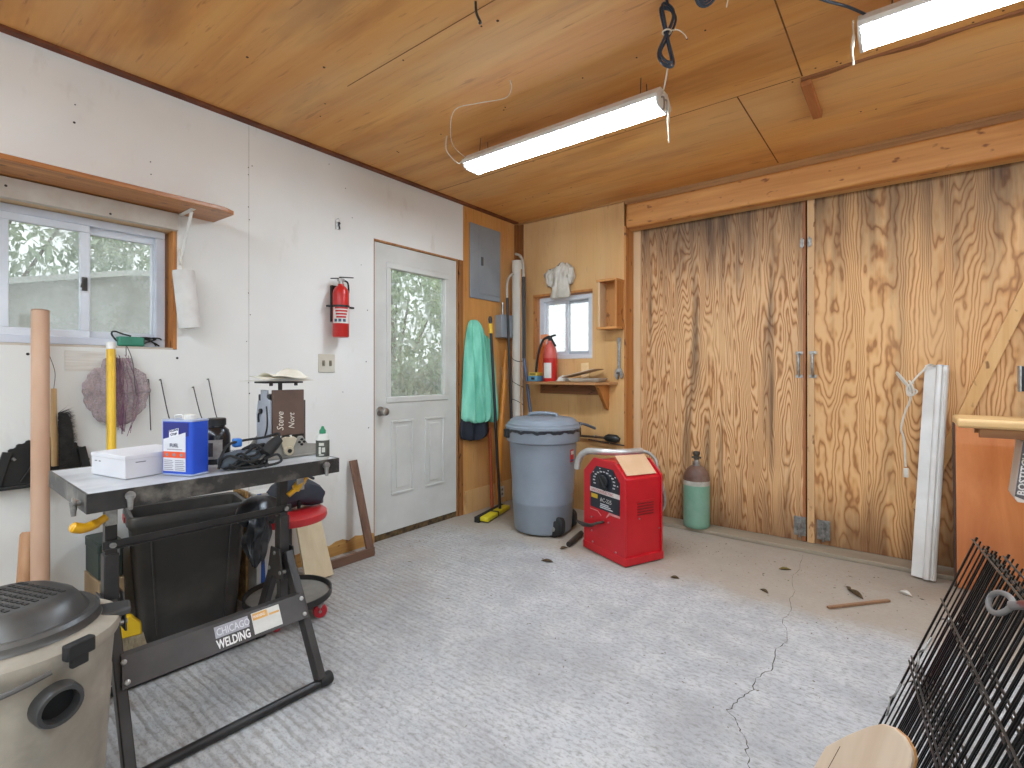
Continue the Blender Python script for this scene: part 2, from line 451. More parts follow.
# ---- back wall: plywood bay with a small window, then the two big doors
BX0, BX1, BZ0, BZ1 = .185, .80, 1.295, 1.885
wb = MB()
for lo, hi in (((0, 0), (BX0, H)), ((BX0, 0), (BX1, BZ0)), ((BX0, BZ1), (BX1, H)), ((BX1, 0), (1.088, H))):
    wb.bb((lo[0], D, lo[1]), (hi[0], 3.94, hi[1]))
wb.bb((1.088, 3.86, 2.34), (X1, 3.93, H)); wb.bb((3.66, 3.93, 0), (X1, 4.06, H))
struct(wb.build('wall_back', M_ply_b, smooth=0))
struct(MB().bb((1.088, 3.80, 0), (1.106, 3.985, 2.36)).build('trim_5', M_lumber_z, smooth=0))
struct(MB().bb((1.112, 3.775, 2.335), (3.98, 3.86, 2.526)).build('trim_6', M_lumber, bevel=.02, seg=3))
struct(MB().bb((1.10, 3.79, 2.526), (X1, 3.86, H)).bb((.012, 3.785, H-.016), (X1, 3.80, H)).build('trim_7', wood('ceiling_edge', '#7d4c25', '#b07f4a', 'x', 30), smooth=0))
struct(MB().bb((1.106, 3.79, 0), (X1, 4.06, .026)).build('trim_8', M_grey_wood, bevel=.004))
struct(MB().bb((X1, Y0-.14, 0), (X1+.14, .0, H)).bb((X1, 0, 0), (X1+.14, 1.9, .95)).bb((X1, 0, 2.2), (X1+.14, 1.9, H)).bb((X1, 1.9, 0), (X1+.14, 4.1, H)).build('wall_right', M_wall, smooth=0))  # opening added in this unseen wall to admit daylight
struct(MB().bb((-.14, Y0-.14, 0), (.9, Y0, H)).bb((.9, Y0-.14, 0), (3.6, Y0, .9)).bb((.9, Y0-.14, 2.25), (3.6, Y0, H)).bb((3.6, Y0-.14, 0), (X1, Y0, H)).build('wall_rear', M_wall, smooth=0))  # wide opening added behind the camera to let more daylight in
# corner pipe chase
struct(MB().bb((0, 3.755, 0), (.03, 3.80, H-.02)).bb((.03, 3.785, 0), (.075, 3.80, H-.02)).build('trim_9', wood('corner_batten', '#6b3c1c', '#94602f', 'z', 40), smooth=0))

def big_door(name, x0, x1, m, hinge_left):
    d = thing(name, '', ''); del d['label']; del d['category']; d['kind'] = 'structure'
    d.location = (x0, 3.945, .03); w = x1-x0
    MB().bb((0, 0, 0), (w, .022, 2.40)).build('plywood_panel', m, d, smooth=0)
    return d, w
d2, w2 = big_door('door_2', 1.108, 2.352, fir('fir_plywood_fine', (.3, 0, 1.7), 42., '#dbb081', '#ca955e', '#99663a', .9, 5.4, .45, .75), True)
MB().bb((0, -.012, 0), (.062, 0, 2.40)).build('stile', M_pale_z, d2, smooth=0)
MB().bb((w2-.014, -.003, 0), (w2, 0, 2.40)).build('edge_strip', wood('edge_brown', '#8a4a26', '#a8683c', 'z', 30), d2, smooth=0)
d3, w3 = big_door('door_3', 2.363, 3.66, fir('fir_plywood_broad', (4.1, 0, .35), 46., '#e0b17a', '#d39d62', '#a8713f', .85, 3.6, .30, .25), False)
MB().bb((0, -.012, 0), (.042, 0, 2.40)).build('stile', wood('stile_tan', '#c09363', '#d4ac7d', 'z', 24., spots='#8a5a34'), d3, smooth=0)
MB().bar((.58, -.02, .32), (1.345, -.02, 2.4), .060, .035, up=(0, 1, 0)).build('diagonal_brace', wood('brace_pine', '#cc9a5c', '#dcb077', 'z', 18., spots='#7d5028'), d3, bevel=.003)
def pull(par, x, z):
    h = MB(); h.bb((x-.022, -.006, z-.09), (x+.022, 0, z-.068)); h.bb((x-.022, -.006, z+.068), (x+.022, 0, z+.09))
    h.tube([(x, -.004, z-.075), (x, -.028, z-.062), (x, -.036, z-.03), (x, -.036, z+.03), (x, -.028, z+.062), (x, -.004, z+.075)], .009, 10)
    return h.build('pull_handle', M_zinc, par, bevel=.002)
pull(d2, 2.314-1.108, 1.20); 
h = pull(d3, .034, 1.20); h.location.y = -.012
def bolt(par, x, y, z):
    b = MB(); b.bb((x-.038, y-.004, z-.065), (x+.038, y, z+.065)); b.tube([(x, y-.012, z-.075), (x, y-.012, z+.05)], .008, 10)
    b.bb((x-.016, y-.02, z-.045), (x+.016, y-.004, z-.025)); b.bb((x-.016, y-.02, z+.02), (x+.016, y-.004, z+.04)); b.bb((x-.006, y-.034, z+.0), (x+.006, y-.004, z+.012))
    b.build('floor_bolt', mat('galvanised', '#9b9a96', '#6f6d69', 26, .45, .7), par, bevel=.0015)
bolt(d2, 2.318-1.108, 0, .10); bolt(d3, .095, -.012, .10)
for par, x in ((d2, w2-.02), (d3, .014)):
    MB().bb((x-.012, -.018, 2.0), (x+.012, -.001, 2.05)).tube([(x, -.02, 1.99), (x, -.02, 2.06)], .006, 8).build('latch_plate', M_zinc, par, bevel=.002)

struct(MB().bb((2.33, 3.9675, .026), (2.39, 3.99, 2.45)).build('trim_15', mat('seam_red_brown', '#5a2c18', '#6d3a22', 8, .8), smooth=0))  # backing added behind the door seam to block outside brightness
# ---- window in the left wall
w1 = thing('window_1', '', ''); del w1['label']; del w1['category']; w1['kind'] = 'structure'
f = MB(); xo, xi = -.125, -.055
y0, y1, z0, z1 = .30, .945, WZ0+.012, WZ1-.022
f.bb((xo, y0, z0), (xi, y1, z0+.035)); f.bb((xo, y0, z1-.035), (xi, y1, z1)); f.bb((xo, y0, z0+.035), (xi, y0+.045, z1-.035)); f.bb((xo, y1-.04, z0+.035), (xi, y1, z1-.035))
f.build('window_frame', mat('frame_vinyl', '#cdd1da', '#bfc4cf', 6, .4), w1, bevel=.003)
def sash(par, ya, yb, za, zb, x, bw, m=M_vinyl, axis='y'):
    s = MB()
    def b(lo, hi): 
        if axis == 'y': s.bb((x, lo[0], lo[1]), (x+.028, hi[0], hi[1]))
        else: s.bb((lo[0], x, lo[1]), (hi[0], x+.022, hi[1]))
    b((ya, za), (yb, za+bw)); b((ya, zb-bw), (yb, zb)); b((ya, za+bw), (ya+bw, zb-bw)); b((yb-bw, za+bw), (yb, zb-bw))
    so = s.build('sash', m, par, bevel=.003)
    p = MB()
    if axis == 'y': p.bb((x+.012, ya+bw, za+bw), (x+.015, yb-bw, zb-bw))
    else: p.bb((ya+bw, x+.010, za+bw), (yb-bw, x+.013, zb-bw))
    p.build('pane', M_glass, so, smooth=0)
    return so
s1 = sash(w1, .345, .648, z0+.03, z1-.03, -.088, .036)
s2 = sash(w1, .620, .932, z0+.03, z1-.03, -.116, .036)
MB().bb((-.06, .618, 1.55), (-.046, .636, 1.61)).tube([(-.045, .627, 1.605), (-.03, .62, 1.60), (-.032, .612, 1.56)], .005, 8).build('latch', mat('dark_latch', '#3b3733', None, 5, .5), s1)
# wood lining of the opening and the white header under the shelf
struct(MB().bb((-.14, WY1-.017, WZ0+.003), (-.001, WY1, WZ1-.012)).build('trim_10', M_lumber_z, smooth=0))
struct(MB().bb((-.14, WY0, WZ1-.02), (0, WY1, WZ1)).build('trim_11', M_pale_z, smooth=0))
struct(MB().bb((-.14, WY0, WZ0), (-.001, WY1-.017, WZ0+.010)).build('trim_12', mat('sill_paint', '#c9bfb2', '#b3a797', 9, .7), smooth=0))
hd = struct(MB().bb((0, -.4, 1.885), (.036, .975, 1.968)).build('trim_13', mat('painted_header', '#cfc8be', '#bdb2a4', 7, .6), bevel=.003))
MB().lathe([(.005, 0), (.005, .0008)], (.0362, .70, 1.90), 10, R).lathe([(.005, 0), (.005, .0008)], (.0362, .36, 1.93), 10, R).build('screw', MATS['hole_dark'], hd)

# ---- window in the back wall
w2_ = thing('window_2', '', ''); del w2_['label']; del w2_['category']; w2_['kind'] = 'structure'
f = MB(); ya, yb = 3.845, 3.90; x0, x1 = .225, .795; z0, z1 = BZ0+.004, BZ1-.03
f.bb((x0, ya, z0), (x1, yb, z0+.04)); f.bb((x0, ya, z1-.04), (x1, yb, z1)); f.bb((x0, ya, z0+.04), (x0+.05, yb, z1-.04)); f.bb((x1-.06, ya, z0+.04), (x1, yb, z1-.04))
f.build('window_frame', M_vinyl, w2_, bevel=.003)
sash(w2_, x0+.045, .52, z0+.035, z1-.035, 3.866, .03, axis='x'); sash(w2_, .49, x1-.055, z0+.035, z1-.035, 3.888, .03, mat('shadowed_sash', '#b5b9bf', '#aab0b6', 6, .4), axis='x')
struct(MB().bb((BX0, 3.80, BZ0), (BX0+.016, 3.94, BZ1)).bb((BX0, 3.80, BZ1-.02), (BX1, 3.94, BZ1)).build('trim_14', M_lumber_z, smooth=0))

# ---- entrance door with half glass
d1 = thing('door_1', '', ''); del d1['label']; del d1['category']; d1['kind'] = 'structure'
M_door = mat('door_paint', '#cfcfca', '#c3c3bd', 3, .42)
ly0, ly1, lz0, lz1 = 2.298, 2.884, .972, 1.948
L = MB(); xa, xb = -.052, -.008
L.bb((xa, 2.184, .045), (xb, 2.990, lz0)); L.bb((xa, 2.184, lz1), (xb, 2.990, 2.083)); L.bb((xa, 2.184, lz0), (xb, ly0, lz1)); L.bb((xa, ly1, lz0), (xb, 2.990, lz1))
L.build('door_leaf', M_door, d1, smooth=0)
lf = MB()
for a, b, c, d_ in ((ly0-.012, ly1+.012, lz0-.012, lz0+.03), (ly0-.012, ly1+.012, lz1-.03, lz1+.012)): lf.bb((xa, a, c), (xb+.008, b, d_))
for a, b in ((ly0-.012, ly0+.026), (ly1-.026, ly1+.012)): lf.bb((xa, a, lz0+.03), (xb+.008, b, lz1-.03))
lf.build('glazing_frame', M_door, d1, bevel=.005)
MB().bb((-.034, ly0+.02, lz0+.024), (-.030, ly1-.02, lz1-.024)).build('pane', M_glass, d1, smooth=0)
for a, b in ((2.326, 2.532), (2.650, 2.850)):
    p = MB()
    for (u0, u1, v0, v1) in ((a, b, .30, .318), (a, b, .815, .833), (a, a+.018, .318, .815), (b-.018, b, .318, .815)): p.bb((xb-.002, u0, v0), (xb+.009, u1, v1))
    p.bb((xb-.002, a+.045, .345), (xb+.007, b-.045, .788))
    p.build('raised_panel', M_door, d1, bevel=.004)
k = MB(); RY = Matrix.Rotation(PI/2, 4, 'Y')
k.lathe([(.032, 0), (.034, .004), (.030, .010), (.014, .014), (.012, .035), (.024, .042), (.029, .056), (.026, .070), (.012, .076), (0, .076)], (xb, 2.232, .905), 24, RY)
k.build('door_knob', mat('brushed_steel', '#a9a7a2', '#8f8c86', 30, .3, .9), d1)
# window frost / weather strip
MB().bb((xa, 2.1855, .042), (xb-.004, 2.9885, .0475)).build('door_sweep', M_black, d1, smooth=0)

# ------------------------------------------------------------------ outside the windows
def foliage_mat(name, a, b):
    t = NT(name); f = t.noise(t.coord(), 3., 4.)
    t.color(t.ramp(f, [(.35, a), (.65, b)])); t.rough(.6)
    t.b.inputs['Transmission Weight'].default_value = 0.
    return t.m
M_leaf = foliage_mat('leaf_green', '#7f9a6c', '#bdd0a8'); M_leaf2 = foliage_mat('leaf_pale', '#8ea585', '#c4d2bb')
def bush(name, label, cat, c, r, n, m, leaf=.07, seed=1, group=None):
    rr = random.Random(seed); t = thing(name, label, cat, (c[0], c[1], 0), 0, group); g = MB()
    for i in range(n):
        a, u = rr.uniform(0, 2*PI), rr.uniform(-1, 1); q = rr.uniform(.35, 1)**.5; s = math.sqrt(1-u*u)
        lump = 1+.22*math.sin(3*a+seed)+.15*math.sin(7*u+2*a)
        p = V((r[0]*q*s*math.cos(a)*lump, r[1]*q*s*math.sin(a)*lump, c[2]+r[2]*q*u*lump))
        e = Euler((rr.uniform(0, PI), rr.uniform(0, PI), rr.uniform(0, PI))).to_matrix(); L = leaf*rr.uniform(.6, 1.3)
        x, y, z = e @ V((L, 0, 0)), e @ V((0, L*.42, 0)), e @ V((0, 0, L*.12))
        g._add([p-x, p+y*.9+z, p+x, p-y*.9+z], [(0, 1, 2, 3)])
    g.build('foliage', m, t, smooth=0)
    g = MB(); g.tube([(0, 0, 0), (.05, .03, c[2]*.6), (-.04, .05, c[2]+r[2]*.4)], [.07, .05, .02], 8)
    for k in range(5):
        a = k*1.3; g.tube([(0.02, 0.03, c[2]*.5), (r[0]*.4*math.cos(a), r[1]*.4*math.sin(a), c[2]+r[2]*.3)], [.03, .012], 6)
    g.build('trunk', mat('bark', '#4d4234', '#6a5b49', 9, .9), t)
    return t
bush('leafy_tree', 'pale leafy tree filling the glass of the entrance door', 'tree', (-2.75, 4.5, 1.6), (1.0, 1.9, 1.9), 14000, M_leaf, .055, 2)
bush('leafy_bush', 'low grey green bush outside at the foot of the entrance door glass', 'bush', (-1.0, 3.45, .7), (.32, .8, .6), 3500, M_leaf2, .06, 4)
bush('leafy_tree', 'bushy tree behind the grey outbuilding seen through the left window', 'tree', (-4.75, .6, 2.5), (.9, 2.2, 1.5), 11000, M_leaf2, .06, 6)
ob = thing('outbuilding', 'grey weathered outbuilding beyond the left window', 'shed', (-2.4, .5, 0))
MB().prism([(-1.6, 0), (1.45, 0), (1.45, 2.07), (.9, 2.0), (-1.6, 1.42)], frame((0, 0, 0), (0, 1, 0), (0, 0, 1), (-1, 0, 0)), .9).build('wall_boards', wood('grey_boards', '#8f8d88', '#aaa8a2', 'z', 9.), ob, smooth=0)
MB().prism([(-1.7, 1.40), (.9, 2.0), (1.5, 2.075), (1.5, 2.115), (.9, 2.045), (-1.7, 1.445)], frame((.08, 0, 0), (0, 1, 0), (0, 0, 1), (-1, 0, 0)), 1.05).build('roof_edge', mat('roof_edge_white', '#d5d6d4', '#c3c4c2', 5, .6), ob, smooth=0)
MB().bb((-8, -4, -.3), (-.2, 12, -.14)).build('ground', mat('outdoor_ground', '#8b8873', '#a5a08a', 2, .9))['kind'] = 'structure'
fw = thing('board_fence', 'white painted board fence outside the small back window', 'fence', (.6, 5.6, 0))
for k in range(14): MB().bb((-2.1+k*.3, 0, 0), (-2.1+k*.3+.285, .025, 1.42)).build('fence_board', mat('fence_white', '#ebebe8', '#dededb', 4, .7), fw, smooth=0)
MB().bb((-2.1, .025, .5), (2.1, .07, .6)).bb((-2.1, .025, 1.2), (2.1, .07, 1.3)).build('fence_rail', MATS['fence_white'], fw, smooth=0)

# ------------------------------------------------------------------ strip lights
M_tube = emit('lit_diffuser', '#dff0ff', 23.)
def fixture(x0, label, y=2.30):
    t = thing('strip_light', label, 'ceiling light', (x0, y, 2.435), 0, None)
    L = 1.21
    h = MB(); h.prism([(-.088, -.008), (-.088, .012), (-.045, .055), (.045, .055), (.088, .012), (.088, -.008), (.080, -.008), (.080, .006), (-.080, .006), (-.080, -.008)], frame((0, 0, 0), (0, 1, 0), (0, 0, 1), (1, 0, 0)), L)
    h.build('housing', M_white, t, bevel=.002)
    d = MB(); d.prism([(-.078, .006), (-.072, -.020), (-.050, -.032), (.050, -.032), (.072, -.020), (.078, .006)], frame((.012, 0, 0), (0, 1, 0), (0, 0, 1), (1, 0, 0)), L-.024)
    d.build('diffuser', M_tube, t)
    for x in (0, L-.012):
        MB().prism([(-.082, .012), (-.076, -.024), (-.052, -.036), (.052, -.036), (.076, -.024), (.082, .012)], frame((x, 0, 0), (0, 1, 0), (0, 0, 1), (1, 0, 0)), .012).build('end_cap', M_white, t, bevel=.002)
    for x in (.1, L-.1):
        for y in (-.04, .04): MB().tube([(x, y, .05), (x, y*.8, H-2.435)], .0022, 6).build('hanger', M_grey_wire, t)
    for y in (-.035, .0):
        MB().tube(smoothpts([(L-.06, y, .0), (L+.004, y, .01), (L+.014, y, -.015), (L+.012, y, -.045), (L+.002, y, -.05)]), .004, 6).build('hook', M_zinc, t)
    return t
fixture(.795, 'lit strip light hanging in the middle of the ceiling')
fixture(2.755, 'lit strip light cut off by the top right corner of the photo')
for k_, x_ in enumerate((.3, 1.75, 3.2)): fixture(x_, ('first', 'second', 'third')[k_]+' added fill light of the unseen rear row, counted from the white window wall', -.75)  # rear row added out of view as fill from behind the camera
# ================================================================== things along the left wall
# ---- shelf over the window
t = thing('wall_shelf', 'long brown wooden shelf on white brackets above the left window', 'shelf', (0, .3, 1.972))
M_shelf = wood('stained_shelf', '#8e4f22', '#c98a4c', 'y', 30., .35, spots='#6d3716')
MB().prism([(0, -.85), (.25, -.85), (.25, .80), (.215, .86), (0, .852)], frame((0, 0, 0), (1, 0, 0), (0, 1, 0), (0, 0, 1)), .021).build('board', M_shelf, t, bevel=.003)
def bracket(y):
    b = MB(); b.bb((.037 if y < .6 else .001, y-.011, -.35), (.041 if y < .6 else .005, y+.011, -.001)); b.bb((.001, y-.011, -.005), (.175, y+.011, -.001))
    b.tube([(.006, y, -.25), (.03, y, -.215), (.155, y, -.012)], .008, 8); b.lathe([(.004, 0), (.004, .003)], (.005, y, -.1), 8, RY)
    return b.build('bracket', M_white, t, bevel=.0015)
bracket(.69); bracket(.015)
# ---- paper towel roll
t = thing('paper_towel_roll', 'white paper towel roll hanging upright beside the left window', 'paper towel', (.062, .985, 1.40))
M_paper = mat('soft_paper', '#dcdad6', '#cfccc7', 10, .9, bump=.1)
tilt = Euler((.10, 0, 0)).to_matrix().to_4x4()
MB().lathe([(.018, 0), (.047, 0), (.048, .01), (.048, .275), (.046, .285), (.018, .285)], (0, .03, 0), 28, tilt).build('roll', M_paper, t)
MB().tube([tilt @ V((0, 0, .27))+V((0, .03, 0)), (-.03, .003, .34), (-.055, .003, .40)], .003, 6).build('cord', M_string, t)
MB().lathe([(.020, -.001), (.020, .288), (.017, .288), (.017, -.001)], (0, .03, 0), 20, tilt).build('core', mat('card_core', '#9d8667', '#b39a78', 12, .8), t)
# ---- cardboard tube and the short handle
t = thing('cardboard_tube', 'tall pinkish brown cardboard tube leaning on the wall under the window', 'tube', (.27, .425, 0))
M_card = mat('tube_card', '#b58e73', '#c7a389', 5, .75, stretch=(1, 1, .3))
a, b = V((0, 0, 0)), V((-.22, .036, 1.435)); dv = (b-a).normalized()
MB().cyl(a, b, .029, 28).build('tube', M_card, t)
MB().cyl(b-dv*.004, b+dv*.0012, .0294, 28).build('end_plug', mat('plug', '#8c6b55', '#a5826a', 9, .8), t)
t = thing('wooden_pole', 'short thick wooden handle leaning behind the shop vacuum', 'handle', (.20, .37, 0))
MB().tube([(0, 0, 0), (-.08, .025, .25), (-.145, .05, .515), (-.147, .051, .525)], [.02, .022, .023, .017], 16).build('shaft', wood('old_handle', '#a3744f', '#bd9069', 'z', 30), t)
# ---- counter brush on a wire
t = thing('counter_brush', 'wooden counter brush with bushy black bristles hung by a wire', 'brush', (.038, .505, .78))
MB().tube([(0, .004, 0), (0, .003, .12), (0, 0, .2), (0, 0, .33)], [.013, .014, .011, .010], 12).build('handle', wood('brush_wood', '#b99362', '#d6b585', 'z', 30), t, bevel=.002)
g = MB(); rr = random.Random(11)
for i in range(900):
    z = rr.uniform(-.03, .225); w = .062*(1-.25*abs(z-.1)/.14)
    a = rr.gauss(0, .5); p = V((rr.uniform(-.006, .03), .014, z)); q = p+V((rr.uniform(-.02, .03), w*rr.uniform(.75, 1.1), .03*math.sin(a)+rr.uniform(-.015, .02)))
    s = V((0, 0, .0016)); g._add([p-s, q, p+s], [(0, 1, 2)])
g.ell((.01, .04, .10), (.02, .024, .115), 12, 8)
g.build('bristles', mat('black_bristle', '#191715', '#35312d', 30, .7), t, kind='stuff')
MB().tube(smoothpts([(0, 0, .325), (-.012, .006, .40), (-.026, -.012, .478), (-.026, -.016, .48)]), .0013, 5).build('wire_loop', M_grey_wire, t)
# ---- black dustpan with a toothed rim
t = thing('dustpan', 'black dustpan with a toothed rim hanging behind the cardboard tube', 'dustpan', (.012, .48, .70))
rim = []
for i in range(57):
    a = PI*(1-i/56); rr_ = 1+(.035 if i % 4 in (1, 2) else -.012)
    rim.append((.145*math.cos(a)*rr_, .075+.125*math.sin(a)*rr_))
poly = [(-.165, 0)]+rim+[(.158, 0)]
MB().prism(poly, frame((0, 0, 0), (0, 1, 0), (0, 0, 1), (1, 0, 0)), .012).build('pan', M_black, t, bevel=.001)
g = MB()
g.bar((.018, -.15, .012), (.018, -.115, .155), .012, .03); g.bar((.018, .145, .012), (.018, .118, .15), .012, .03); g.bar((.022, -.16, .012), (.022, .15, .012), .03, .012)
g.bar((.018, -.075, .03), (.018, -.03, .11), .010, .006); g.bar((.018, .03, .13), (.018, .075, .06), .010, .006)
g.build('rib', M_black, t, bevel=.002)
MB().tube([(.012, -.10, .125), (.02, -.098, .128), (.02, -.092, .12)], .005, 8).build('hang_hole', M_zinc, t)
# ---- broom with yellow handle behind the welding table
t = thing('broom', 'yellow-handled broom leaning on the wall behind the white box', 'broom', (.42, .65, 0))
MB().cyl((-.02, -.032, .19), (-.355, .045, 1.285), .0165, 18).build('handle', mat('yellow_pole', '#d6a912', '#e0b828', 6, .4), t)
MB().cyl((-.3535, .0448, 1.28), (-.363, .0458, 1.312), .0175, 18).build('end_cap', M_white, t)
MB().prism([(-.06, .12), (.06, .12), (.057, .165), (.025, .205), (-.025, .205), (-.057, .165)], frame((-.008, -.0, 0), (.25, .97, 0), (0, 0, 1), (.97, -.25, 0)), .034).build('head', MATS['yellow_pole'], t, bevel=.006)
g = MB(); rr = random.Random(2)
for i in range(420):
    k = rr.uniform(-.057, .057); x0 = rr.uniform(-.005, .024)
    p = V((.25*k+x0, .97*k, .125)); q = p+V((rr.uniform(-.02, .03), k*.25+rr.uniform(-.012, .012), -.122))
    g._add([p-V((0, .0018, 0)), p+V((0, .0018, 0)), q+V((0, .0012, 0)), q-V((0, .0012, 0))], [(0, 1, 2, 3)])
g.build('bristles', mat('straw_bristle', '#8f7f66', '#b8a788', 40, .8), t, smooth=0, kind='stuff')
# ---- mesh bag
def netmat(name, c, dens):
    t_ = NT(name); n = t_.n
    v = t_.coord(); f = t_.noise(t_.coord((1, 1, .6)), 26., 5., .7); w = t_.noise(v, 160., 2.)
    tr = t_.node('ShaderNodeBsdfTransparent'); mx = t_.node('ShaderNodeMixShader')
    t_.color(t_.ramp(f, [(.3, c[0]), (.7, c[1])])); t_.rough(.9)
    t_.link(t_.math('ADD', t_.ramp(f, [(.3, dens[0]), (.7, dens[1])]), t_.math('MULTIPLY', t_.math('SUBTRACT', w, .5), .8), True), mx.inputs[0])
    t_.link(tr.outputs[0], mx.inputs[1]); t_.link(t_.b.outputs[0], mx.inputs[2]); t_.link(mx.outputs[0], t_.out.inputs[0]); return t_.m
t = thing('mesh_bag', 'greyish purple round mesh bag hanging on the wall below the left window', 'net bag', (.02, .728, 1.09))
g = MB()
def bagf(u, v):
    a = 2*PI*u; r = v*(.120+.005*math.sin(3*a)+.003*math.sin(11*a+1)+.002*math.sin(23*a)); y = r*math.cos(a)*1.05; z = r*math.sin(a)*1.2-.01
    if math.sin(a) > .9 and v > .8: z += .03
    return (.012*(1-v*v)+.003*math.sin(9*a)*v+.006, y, z)
g.grid(bagf, 72, 10)
g.build('netting', netmat('purple_net', ('#a08d90', '#b8a8aa'), (.35, .72)), t, solid=.004)
g = MB(); rr = random.Random(9)
for i in range(18):
    y = rr.gauss(0, .012); z1 = .17-abs(rr.gauss(0, .02)); z0 = -.13-rr.uniform(0, .09); pts = []
    for k in range(9):
        f_ = k/8; pts.append((.024+rr.uniform(-.008, .008), y*(1+1.4*math.sin(PI*f_))-.0+rr.uniform(-.005, .005)+.012*f_, z1+(z0-z1)*f_))
    g.tube(smoothpts(pts, 2), .0011, 4, cap=False)
g.build('gathered_cord', mat('purple_cord', '#6b4058', '#8d5f7a', 30, .8), t)
MB().tube(smoothpts([(.02, .03, .165), (.005, .036, .21), (.02, .055, .14), (.028, .06, .05), (.02, .07, -.02)]), .0018, 5).build('drawstring', M_grey_wire, t)
# ---- paper note in a sleeve
t = tag(MB().prism([(0, 0), (.14, 0), (.14, .088), (0, .092)], frame((0, .548, 1.183), (0, 1, 0), (.01, 0, 1), (1, 0, 0)), .002).build('wall_note', mat('note_paper', '#dedad3', '#c9c4bb', 9, .8, stretch=(1, .6, 12)), None, smooth=0), 'pale paper note fixed to the wall under the left window', 'note')
# ---- green charger with a tangle of black cable on the window sill
t = thing('battery_charger', 'small green charger with a tangle of black cable on the left window sill', 'charger', (-.06, .77, WZ0+.011))
MB().box((0, .03, .024), (.06, .105, .046)).build('body', mat('teal_green', '#2f7a62', '#3d8b72', 8, .5), t, bevel=.008)
g = MB(); rr = random.Random(21)
g.tube(smoothpts([(.0, -.02, .02), (.015, -.045, .055), (.01, -.035, .07), (.0, .0, .06), (.015, .03, .05)]), .004, 7)
for k in range(5):
    cx, cy, r = .0, .10+rr.uniform(-.02, .03), rr.uniform(.025, .05)
    g.tube(smoothpts([(cx+r*.6*math.cos(a), cy+r*math.sin(a), .006+abs(math.cos(a*.5+k))*.04) for a in [i*PI/5 for i in range(11)]], 3), .0035, 6)
g.build('cable', M_rubber, t)
# ---- thin wire hooks
for i, (y, z, h, lab) in enumerate(((.853, .90, .19, 'straight thin wire hook on the wall behind the white box'), (.905, .93, .16, 'bent thin wire hook on the wall behind the blue can'), (1.05, .93, .12, 'short slanted wire hook left of the black jar'), (1.12, .93, .16, 'bent thin wire hook on the wall above the black jar'))):
    g = MB(); k = .012 if i else 0; s = .035 if i else .004
    g.tube(smoothpts([(-.002, y-.002, z+h+.05), (.016, y-.001, z+h+.053), (.022, y, z+h+.035), (.03, y+s*.6, z+h*.4), (.034, y+s, z)]), .0026, 6)
    tag(g.build('wire_hook', M_grey_wire, None), lab, 'hook')

# ---- fire extinguisher on the wall
t = thing('fire_extinguisher', 'red fire extinguisher hung on the white wall left of the door', 'fire extinguisher', (.072, 1.868, 1.40))
M_red = mat('extinguisher_red', '#b3201c', '#c62b26', 4, .3)
MB().lathe([(.0, .004), (.045, 0), (.05, .006), (.05, .275), (.046, .295), (.034, .315), (.02, .325), (.018, .335)], (0, 0, 0), 28).build('cylinder', M_red, t)
M_lab = mat('label_white', '#d9d4cd', '#c9c4bd', 9, .5); M_lred = mat('label_red', '#b5272a', None)
def curved(parent, name, r, a0, a1, z0, z1, m, off=.0008):
    g = MB(); n = 14
    g.loft([[(rr_*math.cos(math.radians(a0+(a1-a0)*i/n)), rr_*math.sin(math.radians(a0+(a1-a0)*i/n)), z) for i in range(n+1)]+[(r*math.cos(math.radians(a1+(a0-a1)*i/n)), r*math.sin(math.radians(a1+(a0-a1)*i/n)), z) for i in range(n+1)] for z in (z0, z1) for rr_ in (r+off,)])
    return g.build(name, m, parent)
lb = curved(t, 'label', .0502, -95, 35, .085, .20, M_lab)
g = MB()
for k in range(4):
    a0, a1 = -78+4*k, 22-6*k
    pts0 = [(.0513*math.cos(math.radians(a0+(a1-a0)*i/8)), .0513*math.sin(math.radians(a0+(a1-a0)*i/8))) for i in range(9)]
    z = .187-k*.019; g.loft([[(x, y, z) for x, y in pts0]+[(x*.98, y*.98, z) for x, y in pts0[::-1]], [(x, y, z-.012) for x, y in pts0]+[(x*.98, y*.98, z-.012) for x, y in pts0[::-1]]])
g.build('red_band', M_lred, lb)
g = MB()
for a in (-70, -40, -10): g.box((.051*math.cos(math.radians(a)), .051*math.sin(math.radians(a)), .103), (.002, .018, .018), math.radians(a))
g.build('pictogram', mat('picto_blue', '#41566b', None), lb)
MB().cyl((0, 0, .33), (0, 0, .362), .015, 14).bb((-.012, -.02, .352), (.012, .02, .372)).build('valve', M_zinc, t, bevel=.002)
g = MB(); g.bar((0, .0, .372), (.0, -.07, .362), .016, .006).bar((0, -.01, .378), (.0, .09, .388), .016, .006); g.build('lever', M_black, t, bevel=.002)
MB().tube(smoothpts([(0, .015, .362), (.0, .048, .352), (.0, .056, .31), (.0, .055, .285)]), .006, 8).build('hose', M_rubber, t)
g = MB(); g.loft([[(1.03*r_*math.cos(a), 1.03*r_*math.sin(a), z) for a in [2*PI*k/24 for k in range(24)]] for r_, z in ((.0515, .186), (.0515, .20))]); g.bb((-.072, -.03, .10), (-.05, .03, .33)); g.bb((-.006, .05, .186), (.012, .09, .198)); g.bb((-.03, -.085, .186), (-.015, -.05, .198))
g.build('wall_bracket', M_black, t)
